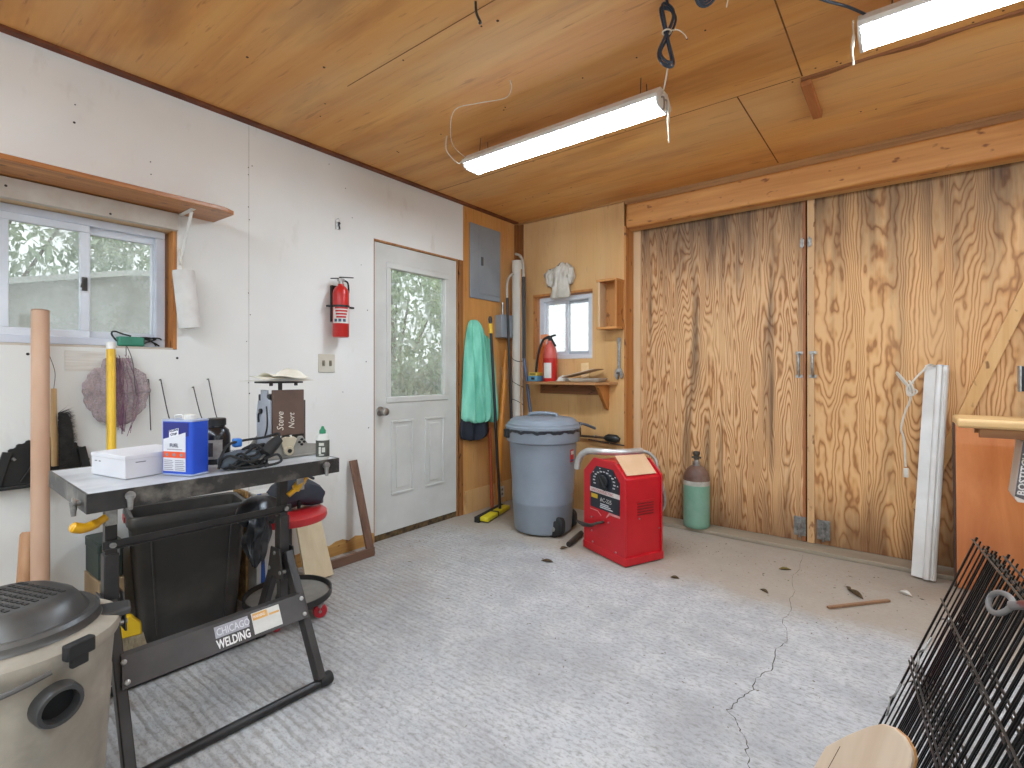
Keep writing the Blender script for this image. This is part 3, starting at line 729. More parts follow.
# ---- keys on a nail, switch plates
t = thing('key_ring', 'small bunch of keys hanging on a nail above the fire extinguisher', 'keys', (.012, 1.887, 2.12))
MB().tube(arc((0, 0, .03), .014, 0, 360, 14, (0, 1, 0), (0, 0, 1))[:-1], .0016, 6, closed=True).cyl((-.012, 0, .044), (.006, 0, .046), .002, 8).build('ring', M_zinc, t)
for s, m in ((-.004, M_zinc), (.006, M_black)): MB().box((s*.4, s, .0), (.003, .010, .045), R=Euler((.15*s/.004, 0, 0)).to_matrix()).lathe([(.009, 0), (.009, .003)], (s*.4, s, .016), 10, RY).build('key', m, t)
M_plate = mat('ivory_plate', '#cdc7b8', '#c2bcad', 6, .4)
t = thing('light_switch', 'double light switch plate on the white wall left of the door', 'switch', (0, 1.812, 1.235))
MB().bb((0, -.058, -.058), (.006, .058, .058)).build('plate', M_plate, t, bevel=.003)
for y in (-.024, .024): MB().bb((.005, y-.006, -.012), (.014, y+.006, .010)).bb((.0055, y-.009, -.018), (.0072, y+.009, .018)).build('toggle', mat('switch_slot', '#6f6857', '#857d6b', 6, .5), t)
t = thing('outlet_plate', 'narrow white switch plate on the plywood below the small grey box', 'switch', (0, 3.60, 1.17))
MB().bb((0, -.035, -.058), (.006, .035, .058)).build('plate', M_plate, t, bevel=.002); MB().bb((.005, -.006, -.014), (.013, .006, .012)).build('toggle', M_plate, t)
t = thing('floor_outlet', 'small white outlet low on the plywood kick board', 'outlet', (.007, 3.56, .10))
MB().bb((0, -.03, -.05), (.006, .03, .05)).build('plate', M_plate, t, bevel=.002)
g = MB(); 
for z in (-.02, .02): g.bb((.0055, -.012, z-.010), (.0075, .012, z+.010))
g.build('socket', MATS['switch_slot'], t)
# ---- electrical panel and sub box
M_panel = mat('panel_grey', '#89929a', '#969fa6', 3, .45, .2)
t = thing('electrical_panel', 'large grey electrical panel door on the plywood beside the entrance', 'electrical panel', (.003, 3.335, 2.12))
MB().bb((0, -.20, -.315), (.012, .20, .315)).build('cover', M_panel, t, bevel=.003)
dr = MB().bb((.012, -.085, -.27), (.018, .185, .285)).build('door', M_panel, t, bevel=.002)
MB().bb((.018, -.075, -.03), (.024, -.045, .045)).build('latch', mat('panel_latch', '#4a4d50', None, 5, .4), dr, bevel=.003)
t = thing('junction_box', 'small grey electrical box on the plywood below the large panel', 'electrical box', (.0, 3.545, 1.585))
MB().bb((0, -.075, -.10), (.075, .075, .10)).build('case', M_panel, t, bevel=.004); MB().bb((.075, -.079, -.095), (.081, .079, .104)).build('cover', M_panel, t, bevel=.002)
MB().cyl((.03, 0, .10), (.03, 0, .22), .012, 12).build('conduit', M_zinc, t)
# ---- wooden frame corner leaning by the door
t = thing('frame_corner', 'dark brown wooden frame corner leaning on the wall beside the door', 'wood frame', (.19, 2.01, 0))
M_fr = wood('frame_brown', '#5b4133', '#7a5a49', 'z', 30); M_fr2 = wood('frame_brown_rail', '#5b4133', '#7a5a49', 'y', 30)
MB().bar((0, 0, .01), (-.165, -.02, .60), .055, .018, up=(1, 0, .3)).build('upright', M_fr, t, bevel=.003)
MB().bar((0, .022, .028), (-.005, -.335, .028), .02, .055).build('rail', M_fr2, t, bevel=.003)

# ================================================================== shop vacuum
t = thing('shop_vacuum', 'dusty grey wet and dry shop vacuum in the bottom left corner', 'vacuum', (1.185, .225, 0), math.radians(20))
def dusty(name, a, b, dust, sc=4., lo=.45, hi=.75, amt=.6, r=.5):
    q = NT(name); v = q.coord(); f = q.noise(v, sc, 6., .65); k = q.noise(q.coord((1, 1, 1), (5, 1, 2)), sc*.5, 5., .6)
    c = q.ramp(f, [(.3, a), (.7, b)]); c = q.mix(q.ramp(k, [(lo, 0.), (hi, amt)]), c, dust)
    q.color(c); q.rough(r); MATS[name] = q.m; return q.m
M_tank = dusty('dusty_tank', '#7b7367', '#978e80', '#bcb09d', 5., .42, .62, .75, .5)
M_vlid = dusty('dusty_black_lid', '#2e2d2c', '#424140', '#8f887e', 4., .46, .72, .6, .36)
MB().lathe([(.156, .03), (.168, .05), (.173, .09), (.176, .10), (.193, .40), (.191, .41), (.198, .50), (.208, .512), (.212, .528), (.209, .541), (.17, .556), (.15, .556)], (0, 0, 0), 48).build('tank', M_tank, t)
MB().lathe([(.150, .5565), (.172, .5565), (.168, .562), (.168, .575), (.160, .583), (.10, .585)], (0, 0, 0), 48).build('lid', M_vlid, t)
rings = []
for z, w, h, rr_, ox in ((.575, .305, .29, .14, 0), (.585, .295, .275, .13, 0), (.612, .265, .235, .10, -.008), (.626, .245, .215, .09, -.012), (.63, .215, .19, .08, -.014)):
    rings.append([(x+ox, y, z) for x, y in rrect(w, h, rr_, 6)])
dome = MB().loft(rings).build('motor_housing', M_vlid, t, bevel=.004)
g = MB()
for i in range(9):
    for j in range(8): g.box((-.012-.08+i*.02, -.065+j*.0188, .6305), (.014, .009, .002))
g.build('vent_grille', M_black, dome)
MB().prism([(.16, -.045), (.232, -.03), (.232, .03), (.16, .045)], frame((0, 0, .535), (math.cos(1.0), math.sin(1.0), 0), (-math.sin(1.0), math.cos(1.0), 0), (0, 0, 1)), .02).build('lid_lip', M_vlid, t, bevel=.006)
# inlet port toward the room
ang = math.radians(14-20); dirv = V((math.cos(ang), math.sin(ang), -.12)).normalized()
q = dirv.to_track_quat('Z', 'Y').to_matrix().to_4x4()
pc = V((.194*math.cos(ang), .194*math.sin(ang), .43))
MB().lathe([(.034, -.03), (.047, -.02), (.047, .02), (.044, .026), (.036, .026), (.034, .02), (.034, -.03)], pc, 28, q, cap=False).build('inlet_port', M_vlid, t)
MB().lathe([(.0, .003), (.0345, .003), (.0345, .0), (.0, .0)], pc, 28, q, cap=False).build('inlet_hole', mat('deep_black', '#070707', None, 5, .9), t)
for a in (ang+math.radians(8), ang+PI):
    c = V((.226*math.cos(a), .226*math.sin(a), .545)); Rz = Matrix.Rotation(a, 3, 'Z')
    MB().box(c, (.022, .06, .036), R=Rz).box(c+V((0, 0, -.025)), (.014, .036, .03), R=Rz).build('lid_latch', M_rubber, t, bevel=.004)
g = MB(); g.tube(smoothpts([(.232*math.cos(a), .232*math.sin(a), .53-.05*math.sin((a-ang-.1)/(PI-.1)*-PI)) for a in [ang-.1-i*.25 for i in range(12)]], 3), .006, 8)
g.build('bail_wire', M_grey_wire, t)
for k in range(4):
    a = k*PI/2+.4; c = V((.17*math.cos(a), .17*math.sin(a), .02)); Rz = Matrix.Rotation(a, 4, 'Z') @ Matrix.Rotation(PI/2, 4, 'X')
    MB().lathe([(.0, -.011), (.018, -.011), (.02, -.007), (.02, .007), (.018, .011), (0, .011)], c, 18, Rz).cyl(c, c+V((0, 0, .05)), .008, 8).build('caster', M_rubber, t)
# ================================================================== welding table
TX, TY, TR = .89, .772, math.radians(88.5)
TZ = .84
t = thing('welding_table', 'black steel welding table with a grey top and A-frame legs', 'work table', (TX, TY, 0), TR)
M_top = dusty('scuffed_steel_top', '#a9acb0', '#c6c9cc', '#e2e3e4', 9., .4, .65, .6, .34)
MATS['scuffed_steel_top'].node_tree.nodes['Principled BSDF'].inputs['Metallic'].default_value = .1
M_skirt = dusty('scuffed_black_steel', '#222120', '#353230', '#8d857a', 18., .5, .68, .65, .36)
M_leg = mat('black_painted_leg', '#2b2827', '#3a3634', 10, .4, .15)
MB().bb((-.378, -.224, .832), (.394, .302, TZ)).build('table_top', M_top, t, bevel=.002)
g = MB(); g.bb((-.382, -.228, .785), (.398, -.222, TZ+.001)); g.bb((-.382, .302, .785), (.398, .308, TZ+.001)); g.bb((-.382, -.222, .785), (-.376, .302, TZ+.001)); g.bb((.392, -.222, .785), (.398, .302, TZ+.001))
g.build('skirt', M_skirt, t, bevel=.0015)
for p, d in (((-.285, -.228, .818), (0, -1, 0)), ((.335, -.228, .818), (0, -1, 0)), ((-.382, -.15, .806), (-1, 0, 0))):
    p, d = V(p), V(d); g = MB(); g.cyl(p, p+d*.012, .009, 12); g.tube([p+d*.012, p+d*.014+V((0, 0, .004)), p+d*.014+V((0, 0, -.036))], [.011, .010, .006], 10); g.lathe([(.013, -.003), (.013, .003)], p+d*.014+V((0, 0, .004)), 12, d.to_track_quat('Z', 'Y').to_matrix().to_4x4())
    g.build('wing_bolt', M_zinc, t)
for s in (-1, 1):
    MB().bb((s*.28-.020, -.022, .34), (s*.28+.020, .022, .60)).bb((s*.28-.015, -.017, .18), (s*.28+.015, .017, .35)).bb((s*.28-.016, -.017, .58), (s*.28+.016, .017, .80)).build('post', M_leg, t, bevel=.003)
    MB().bb((s*.28-.05, -.15, .778), (s*.28+.05, .15, .790)).build('top_bracket', M_leg, t, bevel=.002)
    g = MB(); g.prism([(-.065, .36), (.065, .36), (.035, .475), (-.035, .475)], frame((s*.28-.030, 0, 0), (0, 1, 0), (0, 0, 1), (1, 0, 0)), .005).prism([(-.065, .36), (.065, .36), (.035, .475), (-.035, .475)], frame((s*.28+.025, 0, 0), (0, 1, 0), (0, 0, 1), (1, 0, 0)), .005)
    ap = g.build('apex_plate', M_leg, t, bevel=.001)
    for y, z in ((-.045, .385), (.045, .385), (0, .455)): MB().cyl((s*.28-.034, y, z), (s*.28+.034, y, z), .008, 8).build('bolt', M_zinc, ap)
    for f in (-1, 1):
        MB().bar((s*.285, f*.028, .455), (s*.293, f*.268, .028), .030, .044, up=(0, 0, 1)).build('leg', M_leg, t, bevel=.004)
for f in (-1, 1):
    ft = MB().cyl((-.325, f*.27, .018), (.305, f*.27, .018), .016, 16).build('foot_tube', mat('foot_tube_black', '#1c1b1b', '#2c2a29', 12, .38, .2), t)
    for x in (-.33, .312): MB().lathe([(0, -.024), (.02, -.024), (.024, -.018), (.024, .018), (.02, .024), (0, .024)], (x, f*.27, .024), 18, RY).build('end_cap', M_rubber, ft)
# slotted cross panel between the front legs
up = V((0, .24, .427)).normalized(); fw = V((0, -.427, .24)).normalized()*1
bc = V((0, -.171, .218))+up*.024
Mx = frame(bc+V((-.292, -.028, -.0)), (1, 0, 0), up, up.cross(V((1, 0, 0)))*-1)
pn = MB().prism([(0, 0), (.584, 0), (.575, .091), (.009, .091)], Mx, .003)
pn.prism([(0.009, 0), (.575, 0), (.575, .030), (.009, .030)], frame(Mx @ V((0, .089, .002)), (1, 0, 0), (0, 1, 0), (0, 0, 1)), .003)
pn.prism([(0.0, 0), (.584, 0), (.584, .020), (.0, .020)], frame(Mx @ V((0, .0, .0)), (1, 0, 0), (0, 1, 0), (0, 0, 1)), .003)
panel = pn.build('cross_panel', mat('panel_dark_grey', '#3d3937', '#4a4543', 8, .42, .2), t, bevel=.001)
g = MB(); o = Mx @ V((0, .089, .0056))
for i in range(11):
    x = .045+i*.0495; w = .032 if i % 2 == 0 else .014
    g.prism(rrect(w, .011, .005, 3, x, .016), frame(o, (1, 0, 0), (0, 1, 0), (0, 0, 1)), .0006)
g.build('slot', MATS['deep_black'], panel)
for x, y in ((.014, .016), (.012, .074), (.570, .016), (.572, .074)): MB().lathe([(.008, 0), (.008, .003), (.004, .005)], Mx @ V((x, y, .003)), 12, frame((0, 0, 0), (1, 0, 0), up, up.cross(V((1, 0, 0)))*-1)).build('bolt', M_zinc, panel)
nrm = up.cross(V((1, 0, 0)))*-1
def onpanel(x, y, off=.0032): 
    return frame(Mx @ V((x, y, off)), (1, 0, 0), up, nrm)
lab = MB().prism([(0, 0), (.110, 0), (.110, .037), (0, .037)], onpanel(.262, .044), .0008).build('logo_label', mat('label_grey', '#9c9aa0', '#aeacb2', 20, .5), panel, smooth=0)
text('CHICAGO', 'lettering', mat('letter_pale', '#d9d8dc', None), lab, onpanel(.266, .050, .0042), .034, sx=.70)
text('WELDING', 'lettering', mat('letter_white', '#e6e4e0', None), panel, onpanel(.262, .010, .0034), .040, sx=.60, bold=.001)
lab = MB().prism([(0, 0), (.10, 0), (.10, .072), (0, .072)], onpanel(.384, .011), .0008).build('warning_label', mat('label_cream', '#d6d2cb', '#c8c4bd', 20, .5), panel, smooth=0)
MB().prism([(.003, .046), (.055, .046), (.055, .069), (.003, .069)], onpanel(.384, .011, .0042), .0006).prism([(.06, .046), (.097, .046), (.097, .053), (.06, .053)], onpanel(.384, .011, .0042), .0006).build('orange_band', mat('label_orange', '#d19a4c', '#dba85e', 20, .5), lab, smooth=0)
text('WARNING', 'lettering', MATS['letter_white'], lab, onpanel(.389, .064, .005), .014, sx=.62)
MB().bar((-.305, -.026, .632), (.305, -.026, .632), .004, .026, up=(0, 0, 1)).bar((-.305, -.032, .620), (.305, -.032, .620), .014, .003, up=(0, 0, 1)).build('brace_bar', M_leg, t)
for s in (-1, 1): MB().cyl((s*.28, -.03, .632), (s*.28, -.040, .632), .009, 10).build('bolt', M_zinc, t)
MB().cyl((-.20, .02, .24), (.22, .02, .24), .006, 8).build('tie_rod', M_leg, t)
M_yel = mat('clamp_yellow', '#dba016', '#e3ae2c', 6, .4)
for s in (-1, 1):
    g = MB()
    if s < 0: g.tube(smoothpts([(-.315, -.12, .745), (-.34, -.125, .732), (-.37, -.135, .727), (-.40, -.14, .738)]), [.011]*6+[.014]*7+[.015]*5+[.010], 12)
    else: g.tube(smoothpts([(.255, -.10, .70), (.285, -.10, .72), (.315, -.095, .748), (.33, -.09, .765)]), [.010]*6+[.017]*7+[.015]*5+[.008], 12)
    g.build('clamp_grip', M_yel, t)
    MB().box((s*.30, -.11, .752), (.03, .006, .075)).build('clamp_plate', M_zinc, t, bevel=.002)

# ---- on the table
def ontable(x, y, z=TZ+.0015): return (x, y, z)
t = thing('cardboard_box', 'white cardboard box on the left end of the welding table', 'box', ontable(.840, .590), math.radians(11))
M_wbox = mat('white_card', '#d8d6d8', '#cfcdd0', 5, .6)
MB().bb((-.102, -.10, 0), (.102, .10, .071)).build('carton', M_wbox, t, bevel=.002)
MB().bb((-.1035, -.1015, .060), (.1035, .1015, .0735)).build('lid', M_wbox, t, bevel=.002)
g = MB()
for y, w in ((-.07, .03), (.02, .03)): g.bb((.1021, y, .048), (.1026, y+w, .051))
for x, w in ((-.08, .015), (-.055, .012)): g.bb((x, -.1004, .045), (x+w, -.0999, .049))
g.build('print', mat('print_grey', '#77757a', None), t, smooth=0)
# blue fuel can
ca = math.atan2(.046, .111)
t = thing('fuel_can', 'blue rectangular metal fuel can standing on the welding table', 'can', ontable(1.0, .667), ca)
M_can = mat('can_blue', '#1d43ae', '#2452c4', 4, .3, .1); M_navy = mat('can_navy', '#1c2272', None, 4, .35)
W, Dp, Hh = .128, .070, .180
MB().prism(rrect(W, Dp, .012, 4), frame((0, 0, 0), (1, 0, 0), (0, 1, 0), (0, 0, 1)), Hh).build('body', M_can, t, bevel=.002)
MB().prism(rrect(W+.003, Dp+.003, .013, 4), frame((0, 0, 0), (1, 0, 0), (0, 1, 0), (0, 0, 1)), .006).prism(rrect(W+.003, Dp+.003, .013, 4), frame((0, 0, Hh-.004), (1, 0, 0), (0, 1, 0), (0, 0, 1)), .006).build('rim', mat('rim_blue', '#b9c2d6', '#9aa7c8', 5, .35, .4), t, bevel=.001)
MB().lathe([(.018, Hh), (.018, Hh+.016), (.015, Hh+.018), (0, Hh+.018)], (.02, 0, 0), 20).tube(smoothpts([(-.045, 0, Hh), (-.042, 0, Hh+.012), (-.015, 0, Hh+.014), (-.010, 0, Hh)]), .003, 6).build('cap', M_white, t)
F0 = lambda x, z, off=.0004: frame((x, -Dp/2-off, z), (1, 0, 0), (0, 0, 1), (0, -1, 0))
MB().prism([(-.052, .115), (.052, .13), (.052, .173), (-.052, .173)], F0(0, 0), .0006).build('navy_band', M_navy, t, smooth=0)
lb = MB().prism([(-.052, .014), (.040, .014), (.040, .142), (.012, .134), (-.052, .118)], F0(0, 0, .0008), .0008).build('label', mat('can_label', '#d3d2d6', '#c9c8cc', 20, .5), t, smooth=0)
MB().prism([(-.052, .058), (.040, .058), (.040, .078), (-.052, .078)], F0(0, 0, .0016), .0006).build('orange_band', mat('band_orange', '#dd4f24', '#e25e34', 12, .5), lb, smooth=0)
bg = MB().prism([(-.026, .124), (.012, .132), (.012, .156), (-.026, .148)], F0(0, 0, .0020), .0008).build('logo_plate', mat('plate_white', '#e4e4e6', None), t, smooth=0)
M_ink = mat('ink_navy', '#1b2148', None)
tm = lambda x, z, a=0., off=.003: frame((x, -Dp/2-off, z), (math.cos(a), 0, math.sin(a)), (-math.sin(a), 0, math.cos(a)), (0, -1, 0))
text('KLEAN', 'lettering', M_ink, bg, tm(-.0235, .1405, .2), .0115, bold=.0003); text('STRIP', 'lettering', M_ink, bg, tm(-.0195, .1285, .2), .0115, bold=.0003)
text('FUEL', 'lettering', M_ink, lb, tm(-.024, .093), .017)
g = MB()
for k in range(6):
    for x0, x1 in ((-.048, -.010), (-.003, .036)): g.prism([(x0, .018+k*.006), (x1-.004*(k % 2), .018+k*.006), (x1-.004*(k % 2), .0205+k*.006), (x0, .0205+k*.006)], F0(0, 0, .0016), .0004)
g.prism([(-.036, .084), (.026, .084), (.026, .0865), (-.036, .0865)], F0(0, 0, .0016), .0004)
for x in (-.036, -.006, .024): g.prism(rrect(.012, .009, .003, 2, x, .068), F0(0, 0, .0022), .0004)
g.build('small_print', mat('print_mid', '#8b8890', None), lb, smooth=0)
# black jar
t = thing('black_jar', 'black plastic jar standing behind the blue fuel can', 'jar', ontable(.86, .815))
MB().lathe([(.0, 0), (.046, 0), (.05, .006), (.05, .10), (.045, .122), (.032, .134), (.031, .15)], (0, 0, 0), 28).build('body', mat('jar_black', '#141213', '#1f1c1d', 5, .25), t)
MB().lathe([(.036, .14), (.036, .163), (.033, .166), (0, .166)], (0, 0, 0), 24).build('lid', M_black, t)
lbl = curved(t, 'label', .0503, -75, 5, .02, .09, mat('jar_label', '#a8a39c', '#8f8a84', 60, .5))
curved(lbl, 'dark_print', .0512, -66, -30, .03, .08, mat('jar_print', '#2a2728', '#4a4748', 60, .5))
# cordless tool with coiled cable
t = thing('power_tool', 'grey and black power tool under a heap of coiled black cable on the welding table', 'power tool', ontable(1.045, .825), math.radians(82))
MB().tube(smoothpts([(-.07, .0, .024), (-.04, .0, .030), (.0, .0, .034), (.05, .005, .032), (.08, .01, .028)], 4), [.016, .022, .026, .028, .029, .030, .031, .031, .031, .030, .029, .028, .027, .026, .025, .022, .016], 16).build('body', mat('tool_slate', '#4b535c', '#5c656f', 5, .4), t)
MB().tube([(.07, -.035, .045), (.10, -.02, .072), (.125, -.01, .092)], [.021, .022, .017], 14).build('plug', M_rubber, t)
for s in (-.006, .006): MB().bar((.066, -.037+s, .044), (.045, -.050+s, .030), .006, .0015).build('prong', M_zinc, t)
MB().box((.0, .045, .085), (.028, .03, .03)).build('blue_clip', mat('clip_blue', '#2b6ec0', '#3a80d0', 5, .4), t, bevel=.005)
g = MB(); rr = random.Random(5)
for k in range(11):
    cx, cy = rr.uniform(-.02, .04), rr.uniform(-.02, .02); r = rr.uniform(.03, .046); z0 = rr.uniform(.008, .05); ph = rr.uniform(0, 6)
    g.tube(smoothpts([(cx+r*1.3*math.cos(a+ph), cy+r*.75*math.sin(a+ph), max(.007, z0+.03*math.sin(1.0*a+k)+.008*math.sin(3*a))) for a in [i*2*PI/9 for i in range(9)]], 3), .0046, 7)
g.tube(smoothpts([(.125, -.01, .092), (.13, .01, .11), (.09, .03, .098), (.02, .05, .09), (-.04, .0, .085), (-.07, -.03, .05), (-.075, -.02, .01)]), .0048, 8)
g.tube(smoothpts([(.06, -.06, .007), (.10, -.06, .012), (.12, -.05, .02), (.11, -.035, .04), (.06, -.05, .03)]), .0046, 8)
g.build('cable', M_rubber, t)
# bench fixture with brown plate
sa = math.radians(88)
t = thing('tube_notcher', 'steel bench tool with a brown marked plate and papers stacked on top', 'bench tool', ontable(.905, 1.035), sa)
M_st = dusty('tool_steel', '#7f7c75', '#98958d', '#5a5248', 14., .5, .75, .5, .45); M_blu = dusty('tool_blue_steel', '#8d929b', '#a4a9b2', '#6a665f', 12., .5, .78, .4, .4)
MB().bb((-.125, -.075, 0), (.125, .075, .008)).build('base_plate', M_st, t, bevel=.002)
for y in (-.07, .05):
    g = MB(); g.prism([(-.112, .006), (.122, .006), (.122, .045), (.085, .05), (.062, .082), (.045, .082), (.012, .04), (-.012, .04), (-.045, .086), (-.062, .086), (-.095, .045)], frame((0, y+.008, 0), (1, 0, 0), (0, 0, 1), (0, -1, 0)), .008)
    g.build('cradle_plate', M_st, t, bevel=.002)
for x, z in ((-.055, .06), (.058, .058)):
    for a in range(4): MB().cyl((x+.010*math.cos(a*PI/2), -.066, z+.010*math.sin(a*PI/2)), (x+.010*math.cos(a*PI/2), -.075, z+.010*math.sin(a*PI/2)), .005, 10).build('bolt', M_black, t)
MB().cyl((0, -.072, .03), (0, -.088, .03), .018, 20).prism([(-.012, .02), (.012, .02), (.034, .075), (.02, .084), (-.02, .084), (-.034, .075)], frame((0, -.076, 0), (1, 0, 0), (0, 0, 1), (0, -1, 0)), .006).build('angle_pointer', mat('pointer_tan', '#b3a68c', '#c6bba2', 8, .5), t, bevel=.002)
MB().cyl((0, -.087, .03), (0, -.092, .03), .008, 14).build('pointer_hub', M_black, t)
MB().bb((-.062, -.045, .09), (.068, .045, .25)).build('core_block', M_black, t, bevel=.003)
MB().bb((-.052, -.058, .088), (.075, -.047, .268)).build('brown_plate', mat('brown_plate', '#5a463c', '#6b554a', 5, .5), t, bevel=.002)
text('Steve', 'handwriting', mat('chalk', '#d8d2c6', None), t, frame((-.010, -.0585, .108), (0, 0, 1), (-1, 0, 0), (0, -1, 0)), .038, shear=.25, sx=.9)
text('Nort', 'handwriting', MATS['chalk'], t, frame((.034, -.0585, .112), (0, 0, 1), (-1, 0, 0), (0, -1, 0)), .034, shear=.3, sx=.9)
g = MB(); g.prism([(-.055, .02), (.05, .02), (.058, .17), (.045, .225), (.02, .225), (.02, .268), (-.03, .268), (-.03, .24), (-.055, .225)], frame((-.054, 0, 0), (0, 1, 0), (0, 0, 1), (-1, 0, 0)), .010)
sp = g.build('side_plate', M_blu, t, bevel=.002)
g = MB(); g.tube(smoothpts([(-.0645, -.035, .205), (-.0645, -.042, .16), (-.0645, -.038, .12), (-.0645, -.02, .085)]), .004, 6).cyl((-.060, .01, .185), (-.072, .01, .185), .010, 14).tube(smoothpts([(-.066, .01, .185), (-.068, .03, .17), (-.068, .028, .14)]), .004, 6)
g.build('dial_slot', M_black, sp)
MB().prism([(-.05, .03), (.045, .03), (.05, .20), (.0, .225), (-.05, .225)], frame((.076, 0, 0), (0, 1, 0), (0, 0, 1), (1, 0, 0)), .010).build('side_plate', mat('dark_side', '#4b423d', '#5c534d', 8, .5), t, bevel=.002)
MB().cyl((.0, -.01, .25), (.0, -.01, .298), .008, 12).bb((-.075, -.05, .294), (.075, .05, .301)).cyl((-.05, -.04, .284), (-.05, -.04, .296), .007, 10).cyl((.05, -.04, .284), (.05, -.04, .296), .007, 10).build('top_post', M_black, t, bevel=.001)
rr = random.Random(8); pg = 'papers piled on top of the bench tool'
base = t.matrix_basis.copy()
M_pap = mat('grubby_paper', '#cfc9b8', '#ddd8c9', 9, .85)
for k, lb in enumerate(('wide lowest paper sheet lying on top of the steel bench tool', 'middle paper sheet lying on top of the steel bench tool', 'crumpled topmost paper on the steel bench tool')):
    w = (.125, .10, .075)[k]; ph = rr.uniform(0, 6)
    def pf(u, v, w=w, k=k, ph=ph):
        x, y = (u-.5)*2*w, (v-.5)*.13
        return (x+.01*k, y, .0010+.004*(k+1)*(1+math.sin(5*u+3*v+ph))*(.35+.65*k*v)+.0045*k)
    o = MB().grid(pf, 16, 8).build('paper_sheet', M_pap, None, solid=.0012)
    o.matrix_basis = base @ Matrix.Translation((0, 0, .3022+.001*k)); tag(o, lb, 'paper', pg)
# glue bottle
t = thing('squeeze_bottle', 'small white squeeze bottle with a green cap on the right end of the welding table', 'bottle', ontable(1.105, 1.105))
MB().lathe([(.0, 0), (.022, 0), (.0245, .003), (.0245, .082), (.021, .094), (.010, .100), (.010, .106)], (0, 0, 0), 24).build('body', mat('bottle_white', '#d5d5cf', '#c9c9c2', 6, .4), t)
MB().lathe([(.012, .100), (.012, .112), (.008, .117), (.005, .126), (.003, .128), (0, .128)], (0, 0, 0), 20).build('cap', mat('cap_green', '#14744d', '#1a835a', 5, .4), t)
lb = curved(t, 'label', .0247, -110, 60, .012, .075, mat('bottle_label', '#3c3e3a', '#55574f', 12, .5))
for a0, a1, z0, z1 in ((-62, -20, .055, .066), (-64, -45, .024, .050), (-38, -12, .030, .048), (-62, -20, .018, .022)): curved(lb, 'print', .0256, a0, a1, z0, z1, mat('print_pale', '#b9bab0', '#cfd0c6', 90, .5))

# ================================================================== under and behind the table
t = thing('trash_bin', 'slim black plastic trash bin standing behind the welding table', 'trash bin', (.235, .945, 0), math.radians(-11))
M_bin = dusty('dusty_black_bin', '#33312f', '#45423f', '#8a8273', 3., .46, .72, .5, .4)
def rr3(w, h, r, z): return [(x, y, z) for x, y in rrect(w, h, r, 5)]
MB().loft([rr3(.20, .37, .03, .004), rr3(.205, .375, .035, .01), rr3(.25, .44, .035, .495), rr3(.272, .462, .04, .510), rr3(.275, .466, .04, .556), rr3(.262, .452, .036, .563), rr3(.236, .426, .03, .557), rr3(.20, .37, .03, .05)]).build('body', M_bin, t)
MB().loft([rr3(.283, .474, .042, .522), rr3(.285, .476, .042, .528), rr3(.285, .476, .042, .553), rr3(.279, .470, .042, .559)], cap=False).build('rim', M_bin, t)
for y in (-.13, .13): MB().bar((.105, y*1.0, .03), (.126, y*1.2, .49), .012, .006, up=(0, 1, 0)).build('corner_rib', M_bin, t, bevel=.002)
MB().bb((-.03, -.243, .528), (.05, -.2375, .552)).build('label', M_lred, t, smooth=0)
t = thing('cardboard_carton', 'brown cardboard carton on the floor left of the slim black bin', 'box', (.13, .655, 0))
MB().bb((-.11, -.045, 0), (.11, .045, .30)).build('carton', mat('brown_card', '#8f7656', '#a58a68', 5, .8), t, bevel=.003)
MB().bb((-.112, -.012, .20), (.112, .012, .3015)).build('tape', mat('brown_tape', '#8a6f47', '#97794e', 5, .35), t, smooth=0)
t = thing('tool_case', 'dark green metal case standing on the brown carton', 'case', (.13, .655, .3035))
MB().bb((-.10, -.043, 0), (.10, .043, .15)).build('case_body', mat('dark_green', '#1d2a24', '#2a3a32', 5, .5), t, bevel=.006)
MB().bb((-.102, -.045, .11), (.102, .045, .155)).build('case_lid', MATS['dark_green'], t, bevel=.006)
MB().bb((.10, .0, .09), (.108, .03, .125)).build('latch', M_zinc, t, bevel=.002)
t = thing('carton', 'tall white carton with blue stripes behind the red stool', 'box', (.245, 1.285, 0))
MB().bb((-.05, -.05, 0), (.05, .055, .56)).build('box_body', mat('carton_white', '#d3d2cd', '#c4c3bd', 6, .6), t, bevel=.002)
g = MB(); g.prism([(-.05, .40), (-.028, .40), (-.026, .56), (-.05, .56)], frame((.0502, 0, 0), (0, 1, 0), (0, 0, 1), (1, 0, 0)), .0008); g.prism([(-.03, .0), (.0, .0), (-.014, .34), (-.026, .30)], frame((.0502, 0, 0), (0, 1, 0), (0, 0, 1), (1, 0, 0)), .0008)
g.build('blue_stripe', mat('stripe_blue', '#2a4f9e', '#3560b0', 6, .5), t, smooth=0)
t = thing('strand_board', 'narrow offcut of flaky strand board beside the slim black bin', 'board', (.20, 1.213, 0))
MB().bb((-.10, -.007, 0), (.04, .007, .57)).build('board', mat('osb', '#a8834f', '#6f5230', 40, .8, detail=6), t)
t = thing('plywood_offcut', 'pale smooth wooden board leaning on the wall behind the red stool', 'board', (.265, 1.60, 0))
MB().prism([(-.085, 0), (.085, 0), (.045, .72), (-.085, .72)], frame((0, 0, .004), (0, 1, 0), (-.325, 0, .946), (.946, 0, .325)), .016).build('board', wood('pale_board', '#c4b18f', '#d6c6a6', 'z', 14.), t, bevel=.002)
